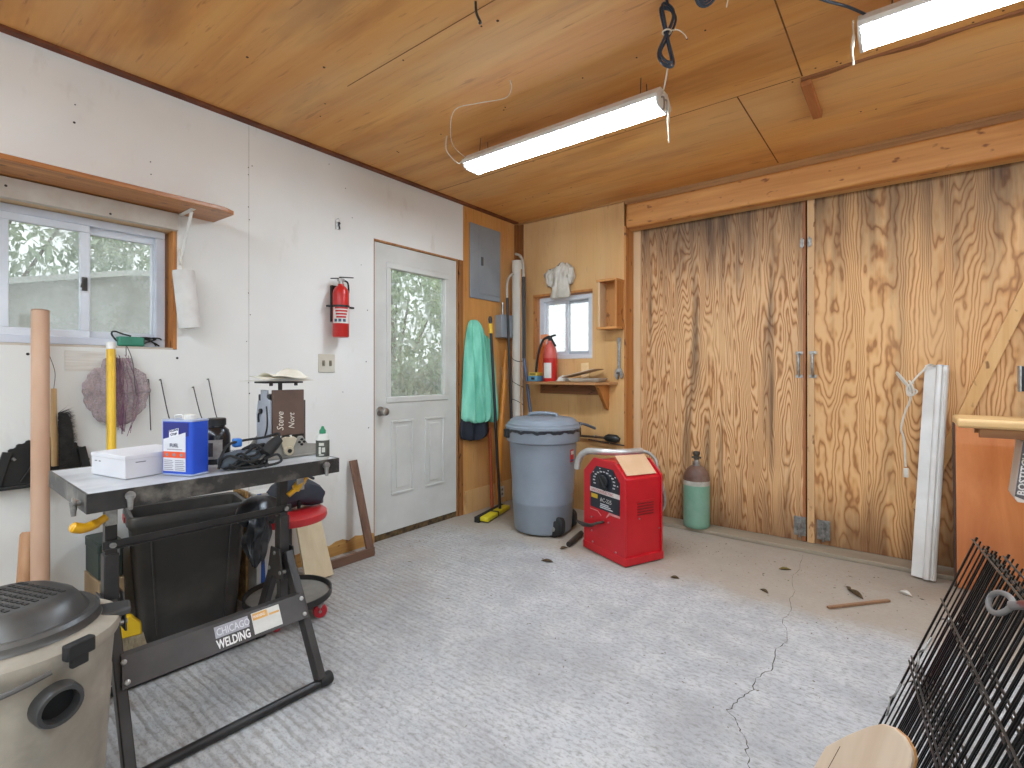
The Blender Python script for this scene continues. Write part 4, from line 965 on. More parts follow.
# rolling stool
t = thing('rolling_stool', 'red rolling work stool with a round black tray and red casters', 'stool', (.515, 1.285, 0))
MB().lathe([(0, .455), (.15, .455), (.172, .462), (.178, .475), (.176, .495), (.165, .503), (0, .505)], (0, 0, 0), 40).build('seat', mat('seat_red', '#b01f24', '#c22a2e', 4, .35), t)
MB().lathe([(0, .09), (.195, .078), (.2, .083), (.2, .112), (.194, .112), (.19, .088), (0, .086)], (0, 0, 0), 44).build('tray', mat('tray_rim', '#1c1b1a', '#2b2a28', 8, .4), t)
MB().lathe([(0, .0865), (.189, .0865), (.189, .090), (0, .090)], (0, 0, 0), 40).build('tray_mat', dusty('tray_grey', '#74706a', '#8b8780', '#5a544c', 8., .5, .8, .5), t)
MB().lathe([(.06, .090), (.05, .115), (.024, .125), (.024, .28), (.016, .285), (.016, .44), (.07, .45), (.07, .457)], (0, 0, 0), 24).build('column', M_black, t)
for k in range(5):
    a = .45+k*2*PI/5; c = V((.172*math.cos(a), .172*math.sin(a), .033)); Rz = Matrix.Rotation(a+.6, 4, 'Z') @ Matrix.Rotation(PI/2, 4, 'X')
    w = MB().lathe([(.012, -.012), (.029, -.012), (.032, -.008), (.032, .008), (.029, .012), (.012, .012)], c, 22, Rz).build('caster', mat('caster_red', '#b3202c', '#c62d38', 4, .4), t)
    ax = V((math.cos(a+.6), math.sin(a+.6), 0)); sd = V((-ax.y, ax.x, 0))
    MB().bar(c-sd*.017, c-sd*.017+V((0, 0, .055)), .014, .003, up=ax).bar(c+sd*.017, c+sd*.017+V((0, 0, .055)), .014, .003, up=ax).lathe([(.014, .05), (.02, .077)], (c.x, c.y, 0), 14).cyl(c-sd*.019, c+sd*.019, .006, 10).build('fork', M_zinc, w)
# bags on the stool
t = thing('tool_bag', 'dark navy tool bag lying on the red stool seat', 'bag', (.49, 1.33, .507), math.radians(75))
M_navyb = mat('navy_nylon', '#262b36', '#343a46', 7, .6, bump=.2)
rings = []
for i in range(13):
    f_ = i/12; x = -.12+.25*f_; s = math.sin(PI*min(1, max(0, .08+f_*.86)))**.45
    rings.append([(x+.01*math.sin(3*a), .085*s*math.cos(a)*(1+.07*math.sin(5*a+3*f_)), max(.001, .082*s+.082*s*math.sin(a)*(1+.10*math.sin(4*f_*3+a)))) for a in [2*PI*k/20 for k in range(20)]])
MB().loft(rings).build('bag_body', M_navyb, t)
MB().tube(smoothpts([(-.02, -.05, .12), (.0, -.07, .05), (.0, -.078, .01)]), .009, 8).build('strap', MATS['deep_black'], t)
MB().tube(smoothpts([(.10, .03, .125), (.05, .0, .15), (.0, .02, .125)]), .007, 8).build('carry_loop', M_navyb, t)
t = thing('plastic_bag', 'black plastic bag hanging down from the red stool seat', 'bag', (.615, 1.10, .508))
g = MB()
def pb(u, v):
    a = 2*PI*u; r = .05*(.35+.65*math.sin(PI*min(1, .15+.8*v)))*(1+.18*math.sin(4*a+5*v)+.1*math.sin(9*a)); return (.058+.02*v+r*math.cos(a)*.6+.01*math.sin(8*v), -.035+r*math.sin(a)-.02*v, (.05-.20*v)+.012*math.sin(3*a))
g.grid(pb, 30, 18); g.build('bag_skirt', mat('glossy_black_film', '#121316', '#1d1f24', 9, .28), t)
MB().loft([[(-.01+r_*.08*math.cos(a)*(1+.2*math.sin(3*a+i)+.12*math.sin(7*a+2*i)), -.0+r_*.10*math.sin(a)*(1+.15*math.sin(5*a+i)), z_) for a in [2*PI*k/28 for k in range(28)]] for i, (r_, z_) in enumerate(((.8, .0), (1., .025), (.95, .06), (.75, .095), (.4, .115)))]).build('bag_bulge', MATS['glossy_black_film'], t)
# ================================================================== plywood corner
t = thing('jacket', 'mint green jacket hanging on the plywood wall beside the entrance door', 'jacket', (.012, 3.22, 0))
M_mint = mat('mint_cloth', '#62b298', '#8ad4ba', 11, .8, bump=.9, stretch=(1, 1.6, .3))
def drape(rows, n=56, folds=5, amp=.27, ph=0.):
    R_ = []
    for z, yl, yr, d in rows:
        ring = []
        for i in range(n+1):
            s = i/n; e = math.sin(PI*s)**.55
            ring.append((d*e*(1-amp*.5+amp*(math.sin(folds*PI*1.6*s+ph+z*4)+.6*math.sin(folds*PI*.7*s-z*6+ph))*.8)+.004, yl+(yr-yl)*s+.008*math.sin(9*z+4*s), z+.012*math.sin(folds*6*s+ph)*min(1, (1.6-z))))
        ring += [(.0, yr+(yl-yr)*i/6, z) for i in range(7)]
        R_.append(ring)
    return R_
rows = [(1.62, -.08, -.02, .03), (1.60, -.11, .02, .06), (1.54, -.135, .055, .085), (1.44, -.155, .075, .10), (1.30, -.165, .10, .11), (1.15, -.175, .13, .115), (1.0, -.19, .15, .12), (.88, -.20, .155, .125), (.80, -.205, .15, .125), (.755, -.20, .14, .12)]
MB().loft(drape(rows)).build('coat_body', M_mint, t, sub=1)
rows = [(1.50, .03, .09, .05), (1.42, .035, .15, .07), (1.25, .045, .19, .09), (1.05, .05, .215, .10), (.90, .06, .225, .10), (.80, .08, .22, .09), (.74, .10, .21, .08)]
MB().loft(drape(rows, 26, 3, .3, 1.)).build('sleeve', M_mint, t, sub=1)
rows = [(1.40, -.09, -.03, .09), (1.2, -.10, -.02, .125), (1.0, -.10, -.005, .14), (.82, -.075, .03, .14), (.79, -.055, .03, .125)]
MB().loft(drape(rows, 26, 2, .2, 2.)).build('sleeve', M_mint, t, sub=1)
rows = [(.86, -.19, .12, .06), (.76, -.215, .14, .085), (.66, -.215, .15, .09), (.61, -.20, .08, .08)]
MB().loft(drape(rows, 36, 4, .4, .5)).build('dark_garment', mat('navy_cloth', '#14171f', '#222734', 8, .8), t, sub=1)  # separate dark garment under the mint jacket, attached as its child
# push broom with black pole
t = thing('push_broom', 'black-poled broom with a yellow grip and long yellow head on the floor', 'broom', (.235, 3.2, 0))
q = V((-.05, .20, .028)); p = V((.055, -.21, .028)); dirb = (q-p).normalized()
hd_ = MB().bar(p, q, .075, .035).build('head', mat('broom_yellow', '#c3b51a', '#d6c72c', 7, .5), t, bevel=.008)
MB().bar(p+V((-.05, -.03, -.004)), q+V((-.04, .0, -.004)), .045, .045).build('black_bristles', mat('broom_black', '#191817', '#2b2926', 40, .9), t, bevel=.006, kind='stuff')
MB().bar(p+dirb*.18+V((0, 0, .004)), p+dirb*.20+V((0, 0, .004)), .079, .034).build('band', M_black, t)
a, b = V((-.01, .07, .035)), V((-.06, .005, 1.60))
MB().cyl(a, b, .0125, 12).build('pole', mat('pole_black', '#17181b', '#232429', 7, .4), t)
dv = (b-a).normalized()
MB().tube([b-dv*.01, b+dv*.02, b+dv*.04], [.016, .017, .010], 12).build('pole_tip', MATS['pole_black'], t)
MB().cyl(b-dv*.10, b-dv*.02, .0155, 14).build('grip', mat('grip_yellow', '#d9b02a', '#e2bd40', 6, .5), t)
t = thing('orange_pole', 'curved orange tool handle leaning in the corner behind the grey bin', 'tool handle', (.065, 3.45, 0))
MB().tube(smoothpts([(.0, .095, 1.376), (.0, .08, 1.242), (.012, .05, 1.038), (.03, -.018, .655), (.02, -.02, .40), (.015, -.03, .22), (.03, -.03, .02)], 4), [.015]*4+[.019]*4+[.025]*4+[.029]*4+[.026]*4+[.020]*4+[.014], 16).build('handle', wood('orange_wood', '#b96f1f', '#d58d35', 'z', 20, .35), t)
MB().cyl((.03, -.03, 0), (.028, -.03, .10), .016, 10).build('ferrule', M_black, t)
t = thing('red_pole', 'thin red wooden pole standing behind the black broom pole', 'pole', (.09, 3.33, 0))
MB().cyl((0, 0, 0), (-.055, .03, .70), .013, 12).build('shaft', wood('red_wood', '#93401f', '#b1562f', 'z', 24), t)
# rolled tube and curved poles
t = thing('paper_roll', 'tall white roll standing upright in the plywood corner', 'roll', (.095, 3.68, 0))
M_roll = mat('roll_white', '#e0dbd0', '#cdc5b6', 4, .6, stretch=(1, 1, .5), lo=.3, hi=.8)
MB().lathe([(.045, 0), (.052, .0), (.052, 2.19), (.045, 2.19), (.045, 2.0), (0, 2.0)], (0, 0, 0), 28).build('roll', M_roll, t)
g = MB()
for z in (.9, 1.07, 1.3): g.loft([[((.0528)*math.cos(a), (.0528)*math.sin(a), z+dz+.03*math.sin(a+z*4)) for a in [2*PI*k/24 for k in range(24)]] for dz in (0, .007)])
g.build('tie', mat('tie_dark', '#2b2a28', None), t)
t = thing('hooked_pole', 'black pole with a short grey hooked end left of the white roll', 'pole', (.13, 3.52, 0))
MB().cyl((.03, .03, .0), (0, -.035, 1.83), .0125, 12).build('pole', mat('pole_dark', '#272727', '#353535', 7, .5), t)
MB().tube(smoothpts([(0, -.035, 1.82), (0, -.037, 1.92), (0, -.022, 1.99), (0, .015, 2.035), (-.0, .045, 2.05)]), .011, 10).build('hook', mat('pole_grey', '#b2aca0', '#9e988c', 7, .5), t)
t = thing('hooked_pole', 'black and blue pole with a white hooked end right of the white roll', 'pole', (.22, 3.60, 0))
MB().cyl((.008, 0, 1.30), (.006, 0, 2.02), .0155, 12).build('grip', MATS['pole_dark'], t)
MB().cyl((.20, .0, 0), (.008, 0, 1.31), .0135, 12).build('pole', mat('pole_blue', '#3f4c63', '#55637d', 7, .4), t)
MB().tube(smoothpts([(.006, 0, 2.01), (.0, 0, 2.12), (-.01, 0, 2.17), (-.04, 0, 2.215), (-.085, 0, 2.235)]), .012, 10).build('hook', MATS['pole_grey'], t)
t = thing('garden_stake', 'thin tan cane leaning against the white roll in the corner', 'stake', (.17, 3.63, 0))
MB().tube(smoothpts([(.02, .0, 0), (.0, .0, 1.0), (.0, .01, 2.1)]), .006, 8).build('cane', wood('cane', '#a9763f', '#c2925a', 'z', 20), t)

# ================================================================== shelf on the back wall and what it holds
t = thing('bracket_shelf', 'small wooden shelf on a triangular bracket under the back window', 'shelf', (.285, 3.80, 1.075))
M_sh = wood('worn_shelf', '#9a6a3f', '#bd8c5c', 'x', 24., spots='#5f381c')
MB().prism([(0, 0), (.75, 0), (.665, -.245), (0, -.245)][::-1], frame((0, 0, 0), (1, 0, 0), (0, 1, 0), (0, 0, 1)), .022).build('board', M_sh, t, bevel=.003)
MB().bb((0, -.03, -.085), (.63, 0, 0)).build('apron', wood('dark_apron', '#7a4a26', '#965f34', 'x', 20., spots='#4a2a14'), t, bevel=.002)
MB().prism([(0, 0), (-.20, 0), (-.17, -.03), (-.03, -.20), (0, -.21)], frame((.64, 0, 0), (0, 1, 0), (0, 0, 1), (1, 0, 0)), .03).build('bracket', M_lumber_z, t, bevel=.002)
SZ = 1.0985
t = thing('red_sprayer', 'red pressure extinguisher with a black hose standing on the back shelf', 'extinguisher', (.465, 3.66, SZ))
MB().lathe([(0, 0), (.058, 0), (.061, .006), (.061, .20)], (0, 0, 0), 28).build('cylinder', M_red, t)
MB().lathe([(.061, .20), (.0615, .212), (.061, .24), (.052, .285), (.03, .325), (.02, .335), (.02, .35)], (0, 0, 0), 28).build('shoulder', mat('faded_red', '#c6544a', '#cf6a5e', 6, .35), t)
curved(t, 'label', .0612, -118, -48, .03, .16, M_lab)
MB().cyl((0, 0, .345), (0, 0, .385), .018, 12).bar((0, 0, .385), (.07, -.03, .395), .022, .014).bar((.01, 0, .372), (.075, -.03, .30), .018, .01).bar((0, 0, .388), (-.035, 0, .382), .02, .02).build('valve', M_black, t, bevel=.003)
MB().tube(smoothpts([(-.02, 0, .38), (-.06, -.01, .365), (-.095, -.02, .29), (-.115, -.03, .18), (-.125, -.035, .08), (-.127, -.035, .07)]), .010, 10).build('hose', M_rubber, t)
t = thing('spray_bottle', 'orange spray bottle standing behind the red extinguisher', 'bottle', (.342, 3.745, SZ))
MB().loft([[(x, y, z) for x, y in rrect(w, d_, .02, 4)] for z, w, d_ in ((0, .095, .062), (.01, .10, .066), (.24, .10, .066), (.29, .07, .055), (.325, .036, .036), (.35, .034, .034))]).build('body', mat('bottle_orange', '#dd6a2c', '#e67a3b', 5, .4), t)
MB().cyl((0, 0, .35), (0, 0, .375), .02, 14).box((.01, -.005, .395), (.075, .028, .04)).bar((.03, -.005, .385), (.045, -.005, .34), .018, .008).build('trigger_head', mat('head_orange', '#e58a55', '#eda071', 5, .45), t, bevel=.004)
t = thing('blue_case', 'flat blue box lying at the left end of the back shelf', 'box', (.335, 3.625, SZ))
MB().bb((-.045, -.05, 0), (.05, .05, .048)).build('case_body', mat('case_blue', '#4c7f9c', '#6295b0', 6, .5), t, bevel=.006); MB().bb((-.01, -.054, .015), (.025, -.049, .036)).build('clasp', M_black, t, bevel=.002)
t = thing('yellow_box', 'flat yellow box lying on top of the flat blue box', 'box', (.331, 3.63, SZ+.0495))
MB().bb((-.04, -.045, 0), (.045, .045, .028)).build('carton', mat('box_yellow', '#c9a93c', '#d6b850', 6, .5), t, bevel=.003); MB().bb((-.03, -.0458, .006), (.03, -.0445, .022)).build('print', mat('print_olive', '#8d7630', None), t, smooth=0)
t = thing('rag', 'crumpled white rag lying right of the red extinguisher', 'cloth', (.612, 3.64, SZ))
def rag(u, v):
    r = v; a = 2*PI*u; return (r*.075*math.cos(a)*(1+.2*math.sin(3*a)), r*.05*math.sin(a)*(1+.15*math.sin(5*a)), .003+(1-r*r)*.034*(1+.35*math.sin(4*a+r*5))+.004*abs(math.sin(7*a)))
MB().grid(rag, 48, 10).build('cloth', mat('rag_white', '#d8d5cd', '#c7c3ba', 10, .9), t, solid=.003)
pg = 'papers and trays lying on the back shelf'
M_tray = mat('tray_pale', '#d3d1c9', '#bfbdb4', 8, .5)
t = thing('paint_tray', 'shallow grey tray lying at the right end of the back shelf', 'tray', (.825, 3.675, SZ), math.radians(4))
MB().loft([[(x, y, z) for x, y in rrect(w, d_, .02, 4)] for z, w, d_ in ((.0, .24, .15), (.002, .25, .16), (.03, .29, .19), (.03, .28, .18), (.006, .24, .15))]).build('tray_body', M_tray, t)
t = thing('clipboard', 'brown clipboard tilted on top of the shallow grey tray', 'clipboard', (.79, 3.655, SZ+.0335))
R_t = Euler((0, math.radians(-13), math.radians(6))).to_matrix()
MB().box((.0, 0, .038), (.30, .19, .005), R=R_t).build('backing', wood('clip_brown', '#9a7450', '#b58c63', 'x', 20), t, bevel=.001)
MB().box((-.012, -.008, .0415), (.28, .17, .002), R=R_t).build('paper', M_pap, t)
t = tag(MB().grid(lambda u, v: (.50+.30*u, 3.565+.10*v, SZ+.0012+.004*math.sin(5*u)*v+.004*u), 12, 6).build('paper_sheet', mat('tan_sheet', '#c9a178', '#d6b28b', 8, .8), None, solid=.0015), 'long tan paper strip along the front edge of the back shelf', 'paper')
t = tag(MB().box((.735, 3.786, SZ+.082), (.075, .006, .155), R=Euler((math.radians(-6), math.radians(-5), 0)).to_matrix()).build('sanding_block', mat('sand_tan', '#e6c48f', '#efd2a2', 20, .9), None, bevel=.002), 'tan sandpaper card leaning on the wall behind the clipboard', 'sandpaper')
t = thing('cloth_bag', 'crumpled white cloth bag hanging above the back window', 'bag', (.50, 3.795, 1.83))
def cb(z, w, d_, cx, k): return [(cx+w*math.cos(a)*(1+.10*math.sin(3*a+k*3)+.08*math.sin(7*a+k*5)), -.004-d_-d_*math.sin(a)*(1+.3*math.sin(5*a+3*k)+.2*math.sin(9*a+k)), z+.012*math.sin(4*a+k*2)*min(1, z*9)) for a in [2*PI*i/28 for i in range(28)]]
MB().loft([cb(.0, .09, .022, .0, 0), cb(.02, .092, .028, .0, .3), cb(.10, .085, .034, .005, .8), cb(.17, .07, .032, .01, 1.4), cb(.21, .085, .034, .01, 2.2), cb(.26, .075, .03, .02, 3.1), cb(.295, .035, .02, .03, 4)]).build('bag_body', mat('bag_cloth', '#d6d0c5', '#c2bbad', 12, .9, bump=.2), t)
MB().loft([cb(.11, .03, .02, -.10, .2), cb(.16, .045, .026, -.105, 1), cb(.21, .055, .028, -.11, 2), cb(.245, .05, .022, -.09, 3), cb(.26, .02, .012, -.05, 4)]).build('bag_ear', MATS['bag_cloth'], t)
MB().loft([cb(.12, .02, .02, .10, .2), cb(.17, .035, .026, .11, 1), cb(.24, .035, .024, .10, 2), cb(.28, .02, .015, .07, 3)]).build('bag_ear', MATS['bag_cloth'], t)
t = thing('wall_box', 'open wooden box fixed to the plywood right of the small window', 'wall box', (.92, 3.80, 1.525))
g = M_sh
MB().bb((0, -.012, .0), (.165, -.001, .40)).build('back_board', wood('box_back', '#b0763c', '#c48a4c', 'z', 14, spots='#6b3c1c'), t, smooth=0)
MB().bb((.0, -.13, .018), (.016, -.012, .382)).build('side_board', M_pale_z, t, bevel=.001); MB().bb((.149, -.13, .018), (.165, -.012, .382)).build('side_board', M_lumber_z, t, bevel=.001)
MB().bb((-.012, -.14, .382), (.168, -.001, .40)).build('top_board', M_lumber, t, bevel=.001); MB().bb((-.012, -.14, .0), (.168, -.001, .018)).build('bottom_board', M_lumber, t, bevel=.001)
t = thing('adjustable_wrench', 'adjustable wrench hanging jaw down on the plywood beside the big door', 'wrench', (1.05, 3.785, 1.15))
MB().prism([(-.014, .05), (.014, .05), (.012, .20), (.016, .29), (.013, .31), (-.013, .31), (-.016, .29), (-.012, .20)], frame((0, .008, 0), (1, 0, 0), (0, 0, 1), (0, -1, 0)), .012).build('handle', M_zinc, t, bevel=.003)
MB().prism([(-.03, .045), (-.035, .0), (-.02, -.03), (-.006, -.028), (-.008, .004), (.012, .006), (.016, -.022), (.034, -.02), (.038, .01), (.022, .06), (-.014, .06)], frame((0, .010, 0), (1, 0, 0), (0, 0, 1), (0, -1, 0)), .020).build('jaw', M_zinc, t, bevel=.003)
MB().cyl((-.012, -.014, .022), (.012, -.014, .022), .009, 12).build('thumbwheel', mat('dark_steel', '#5a5854', '#6c6a66', 10, .4, .7), t)
t = thing('caulking_gun', 'dark tool with a black knob hanging level on the plywood behind the grey bin', 'tool', (.72, 3.765, .62))
MB().cyl((-.05, 0, .018), (.30, -.0, .020), .010, 10).cyl((.06, 0, -.008), (.385, 0, -.03), .006, 8).build('rod', mat('tool_brown', '#3a2a1e', '#54402f', 9, .6), t)
MB().tube([(.22, -.005, .02), (.25, -.005, .022), (.32, -.005, .018), (.345, -.005, .012)], [.02, .033, .033, .018], 14).build('knob', M_black, t)
MB().cyl((.12, .035, .03), (.12, -.012, .03), .004, 8).cyl((.26, .035, -.022), (.26, -.012, -.022), .004, 8).build('nail', M_zinc, t)

# ================================================================== grey wheeled bin
t = thing('wheeled_bin', 'round grey wheeled trash bin with a domed lid in front of the corner', 'trash bin', (.735, 3.156, 0))
M_gbin = dusty('grey_bin', '#788089', '#858e98', '#9a9a96', 3., .5, .85, .35, .42)
MB().lathe([(.0, .014), (.2, .012), (.212, .02), (.216, .05), (.228, .22), (.229, .235), (.226, .24), (.253, .66), (.262, .665), (.272, .672), (.274, .70), (.276, .765), (.270, .772), (.258, .765), (.24, .70)], (0, 0, 0), 56).build('body', M_gbin, t)
MB().lathe([(.278, .762), (.283, .768), (.282, .782), (.272, .788), (.268, .802), (.255, .808), (.248, .822), (.228, .836), (.16, .846), (0, .85)], (0, 0, 0), 56).build('lid', M_gbin, t)
MB().tube(smoothpts([(-.10, -.04, .845), (-.085, -.035, .864), (.0, 0, .872), (.085, .035, .864), (.10, .04, .845)]), .014, 10).build('lid_handle', M_gbin, t)
MB().loft([[(r*math.cos(a), r*math.sin(a), z+.006*math.sin(13*a)+.004*math.sin(29*a)) for a in [2*PI*k/96 for k in range(96)]] for r, z in ((.2765, .742), (.280, .748), (.280, .764), (.275, .766))], cap=False).build('liner_edge', mat('liner_dark', '#23262d', '#343840', 14, .3), t)
Tn, Rn = V((.565, -.824, 0)), V((.824, .565, 0))
e, w = (Rn*.9+Tn*.43).normalized(), (Tn*.9-Rn*.43).normalized()
for s in (1, -1):
    c = e*.14+w*(.115*s)+V((0, 0, .062)); Rw = w.to_track_quat('Z', 'Y').to_matrix().to_4x4()
    MB().lathe([(0, -.02), (.05, -.02), (.06, -.014), (.062, 0), (.06, .014), (.05, .02), (0, .02)], c+w*.02*s+e*.01, 26, Rw).build('wheel', M_rubber, t)
    MB().lathe([(0, -.022), (.012, -.022), (.018, -.018), (.018, .018), (.012, .022), (0, .022)], c+w*.022*s+e*.01, 18, Rw).build('hub', mat('hub_grey', '#9a9a98', '#84847f', 7, .5), t)
    MB().prism(rrect(.16, .14, .05, 6), frame(c+V((0, 0, .014))-w*.034, e, (0, 0, 1), e.cross(V((0, 0, 1))).normalized()*1), .06).build('wheel_well', mat('well_dark', '#1b1c1d', '#2a2b2c', 7, .7), t, bevel=.01)
for a0 in (math.atan2(Rn.y, Rn.x)+.35, math.atan2(Rn.y, Rn.x)+PI+.35):
    d0 = V((math.cos(a0), math.sin(a0), 0)); s0 = V((-d0.y, d0.x, 0)); g = MB()
    g.tube(smoothpts([d0*.272+s0*.03+V((0, 0, .755)), d0*.31+s0*.03+V((0, 0, .785)), d0*.40+s0*.028+V((0, 0, .755)), d0*.425+V((0, 0, .742)), d0*.40-s0*.028+V((0, 0, .755)), d0*.31-s0*.03+V((0, 0, .785)), d0*.272-s0*.03+V((0, 0, .755))]), .009, 10)
    if a0 < 2: g.build('side_handle', mat('handle_dark_grey', '#50535a', '#5f636b', 7, .45), t)
    MB().box(d0*.283+V((0, 0, .73)), (.03, .07, .06), R=Matrix.Rotation(a0, 3, 'Z')).build('handle_mount', M_rubber, t, bevel=.006)
lbl = curved(t, 'label', .2485, math.degrees(math.atan2(Rn.y, Rn.x))-38, math.degrees(math.atan2(Rn.y, Rn.x))-28, .53, .62, M_lred, .003)
curved(lbl, 'print', .2512, math.degrees(math.atan2(Rn.y, Rn.x))-36.5, math.degrees(math.atan2(Rn.y, Rn.x))-29.5, .585, .61, M_lab, .003)
curved(lbl, 'print', .2512, math.degrees(math.atan2(Rn.y, Rn.x))-36.5, math.degrees(math.atan2(Rn.y, Rn.x))-29.5, .537, .55, mat('print_blue', '#39457a', None), .003)

# ================================================================== red welder
wa = math.atan2(-.40, .916)
t = thing('welding_machine', 'red boxy welding machine with a black dial plate on the concrete floor', 'welder', (1.181, 2.991, 0), wa)
M_wred = dusty('welder_red', '#b5121d', '#c41a26', '#7d1016', 5., .55, .85, .35, .33)
W, Dp = .415, .305
sec = [(.012, .03), (W-.012, .03), (W-.012, .525), (W-.10, .608), (.10, .608), (.012, .515)]
MB().prism(sec, frame((0, Dp-.01, 0), (1, 0, 0), (0, 0, 1), (0, -1, 0)), Dp-.02).build('case', M_wred, t, bevel=.006)
fs = [(.0, .05), (W, .05), (W, .535), (W-.105, .622), (.105, .622), (0, .525)]
MB().prism(fs, frame((0, .012, 0), (1, 0, 0), (0, 0, 1), (0, -1, 0)), .012).build('front_panel', M_wred, t, bevel=.003)
MB().prism(fs, frame((0, Dp, 0), (1, 0, 0), (0, 0, 1), (0, -1, 0)), .012).build('rear_panel', M_wred, t, bevel=.003)
MB().bb((-.004, -.004, .008), (W+.004, Dp+.004, .056)).build('base_rail', M_wred, t, bevel=.003)
MB().bb((.01, .01, 0), (W-.01, Dp-.01, .01)).build('foot', M_black, t)
P0 = lambda off=.0: frame((0, -off, 0), (1, 0, 0), (0, 0, 1), (0, -1, 0))
dp = MB().prism([(.075, .30), (.365, .30), (.365, .50), (.30, .572), (.135, .572), (.075, .505)], P0(.0003), .0015).build('dial_plate', mat('dial_black', '#1d2028', '#272b34', 9, .4), t, smooth=0)
MB().prism([(.072, .40), (.367, .40), (.367, .428), (.072, .428)], P0(.0020), .001).build('white_stripe', mat('stripe_white', '#d8d0cc', '#cfc6c2', 30, .5), dp, smooth=0)
text('LINCOLN ELECTRIC', 'lettering', M_lred, dp, frame((.085, -.0036, .406), (1, 0, 0), (0, 0, 1), (0, -1, 0)), .024, sx=1.05)
text('AC-225', 'lettering', M_lab, dp, frame((.175, -.0022, .352), (1, 0, 0), (0, 0, 1), (0, -1, 0)), .036)
MB().prism([(.085, .362), (.15, .362), (.15, .388), (.085, .388)], P0(.0020), .0006).build('yellow_mark', mat('mark_yellow', '#c8a528', None), dp, smooth=0)
g = MB()
for i in range(13):
    a = math.radians(-20+i*18.3); 
    for r, w_, h_ in ((.083, .022, .008), (.108, .012, .006) if i % 2 else (.083, .022, .008)):
        cx, cz = .215+r*1.22*math.cos(a), .480+r*.78*math.sin(a)
        if .44 < cz < .565 and .085 < cx < .355: g.prism([(cx-w_/2, cz-h_/2), (cx+w_/2, cz-h_/2), (cx+w_/2, cz+h_/2), (cx-w_/2, cz+h_/2)], P0(.0020), .0005)
g.build('dial_marks', mat('mark_white', '#cfd0d2', None), dp, smooth=0); g = MB()
for k in range(3): g.prism([(.175+.002*k, .312+k*.011), (.30-.02*k, .312+k*.011), (.30-.02*k, .318+k*.011), (.175+.002*k, .318+k*.011)], P0(.0020), .0005)
g.build('small_print', MATS['mark_white'], dp, smooth=0)
MB().lathe([(.042, 0), (.042, .012), (.036, .016), (0, .016)], (.215, -.0025, .482), 26, Matrix.Rotation(PI/2, 4, 'X')).bar((.175, -.022, .525), (.255, -.022, .44), .02, .014, up=(0, 1, 0)).build('selector_knob', M_black, t, bevel=.002)
MB().prism([(.07, .285), (.15, .285), (.185, .262), (.185, .258), (.15, .281), (.07, .281)], P0(.0005), .002).prism([(.24, .258), (.27, .285), (.367, .285), (.367, .298), (.265, .298), (.236, .262)], P0(.0005), .002).build('trim_line', mat('trim_pink', '#d98f8c', '#cf7f7c', 20, .5), t, smooth=0)
for x, z in ((.09, .23), (.09, .14), (.10, .07), (.33, .07), (.26, .235)): MB().lathe([(.006, 0), (.006, .004), (0, .005)], (x, -.001, z), 12, Matrix.Rotation(PI/2, 4, 'X')).build('screw', M_zinc, t)
for s, z in ((.12, .28), (.285, .20)): MB().lathe([(.005, 0), (.005, .004), (0, .005)], (W-.011, s, z), 12, RY).build('screw', M_zinc, t)
for z0, y0 in ((.0, -.02), (.012, .012)):
    MB().tube(smoothpts([(.20+y0, -.0, .215+z0), (.20+y0, -.035, .215+z0), (.15, -.06, .195+z0*.5), (.06, -.05, .175+z0), (-.03, -.03, .172), (-.045, -.02, .17)]), .0085, 8).build('welding_lead', mat('lead_rubber', '#2b2420', '#453b33', 9, .7), t)
g = MB()
for k in range(5): g.bb((W-.0125, .105, .30+k*.017), (W-.008, .235, .307+k*.017))
g.build('louvre', mat('louvre_dark', '#6d0d13', '#86131a', 9, .5), t); MB().bb((W-.0122, .095, .385), (W-.009, .245, .39)).build('louvre_lip', M_wred, t)
# aluminium channel along the top
t = thing('metal_tube', 'shiny bent metal tube lying along the top of the red welder', 'tube', (1.181, 2.991, .6235), wa)
MB().tube(smoothpts([(-.075, -.0, -.105), (-.068, .0, -.06), (-.04, .01, -.008), (.01, .025, .024), (.07, .045, .030), (.13, .08, .031), (.18, .14, .031), (.205, .22, .031), (.21, .315, .031)], 4), .022, 20).build('tube', mat('aluminium', '#d2d1cd', '#bdbcb8', 14, .32, .6), t)
MB().tube(smoothpts([(.21, .312, .031), (.24, .35, .02), (.29, .365, -.02), (.315, .36, -.08), (.335, .385, -.20), (.345, .39, -.30), (.32, .36, -.37), (.29, .335, -.40)], 4), .011, 10).build('flexible_end', mat('flex_grey', '#a9a7a2', '#8b8984', 20, .45, .5), t)
# cardboard flap over the sloping right shoulder
d_ = (V((W-.012, 0, .525))-V((W-.10, 0, .608))).normalized()
Mz = Matrix.Translation((1.181, 2.991, 0)) @ Matrix.Rotation(wa, 4, 'Z')
o = MB().prism([(-.03, 0), (.125, 0), (.13, .235), (-.02, .235)], frame((W-.118, .035, .631), d_, (0, 1, 0), d_.cross(V((0, 1, 0)))*-1 if d_.cross(V((0, 1, 0))).z < 0 else d_.cross(V((0, 1, 0)))), .005).build('cardboard_flap', mat('card_tan', '#cfa882', '#dab694', 5, .8), None, smooth=0)
o.matrix_basis = Mz; tag(o, 'piece of tan cardboard lying on the sloping shoulder of the red welder', 'cardboard')
t = thing('gas_cylinder', 'small green gas cylinder with a brown shoulder standing by the plywood door', 'gas cylinder', (1.652, 3.846, .0265))
MB().lathe([(.0, .004), (.08, .0), (.092, .012), (.094, .03), (.094, .335)], (0, 0, 0), 36).build('body', dusty('cylinder_green', '#6f9c85', '#84af98', '#9db5a6', 6, .5, .8, .4, .45), t)
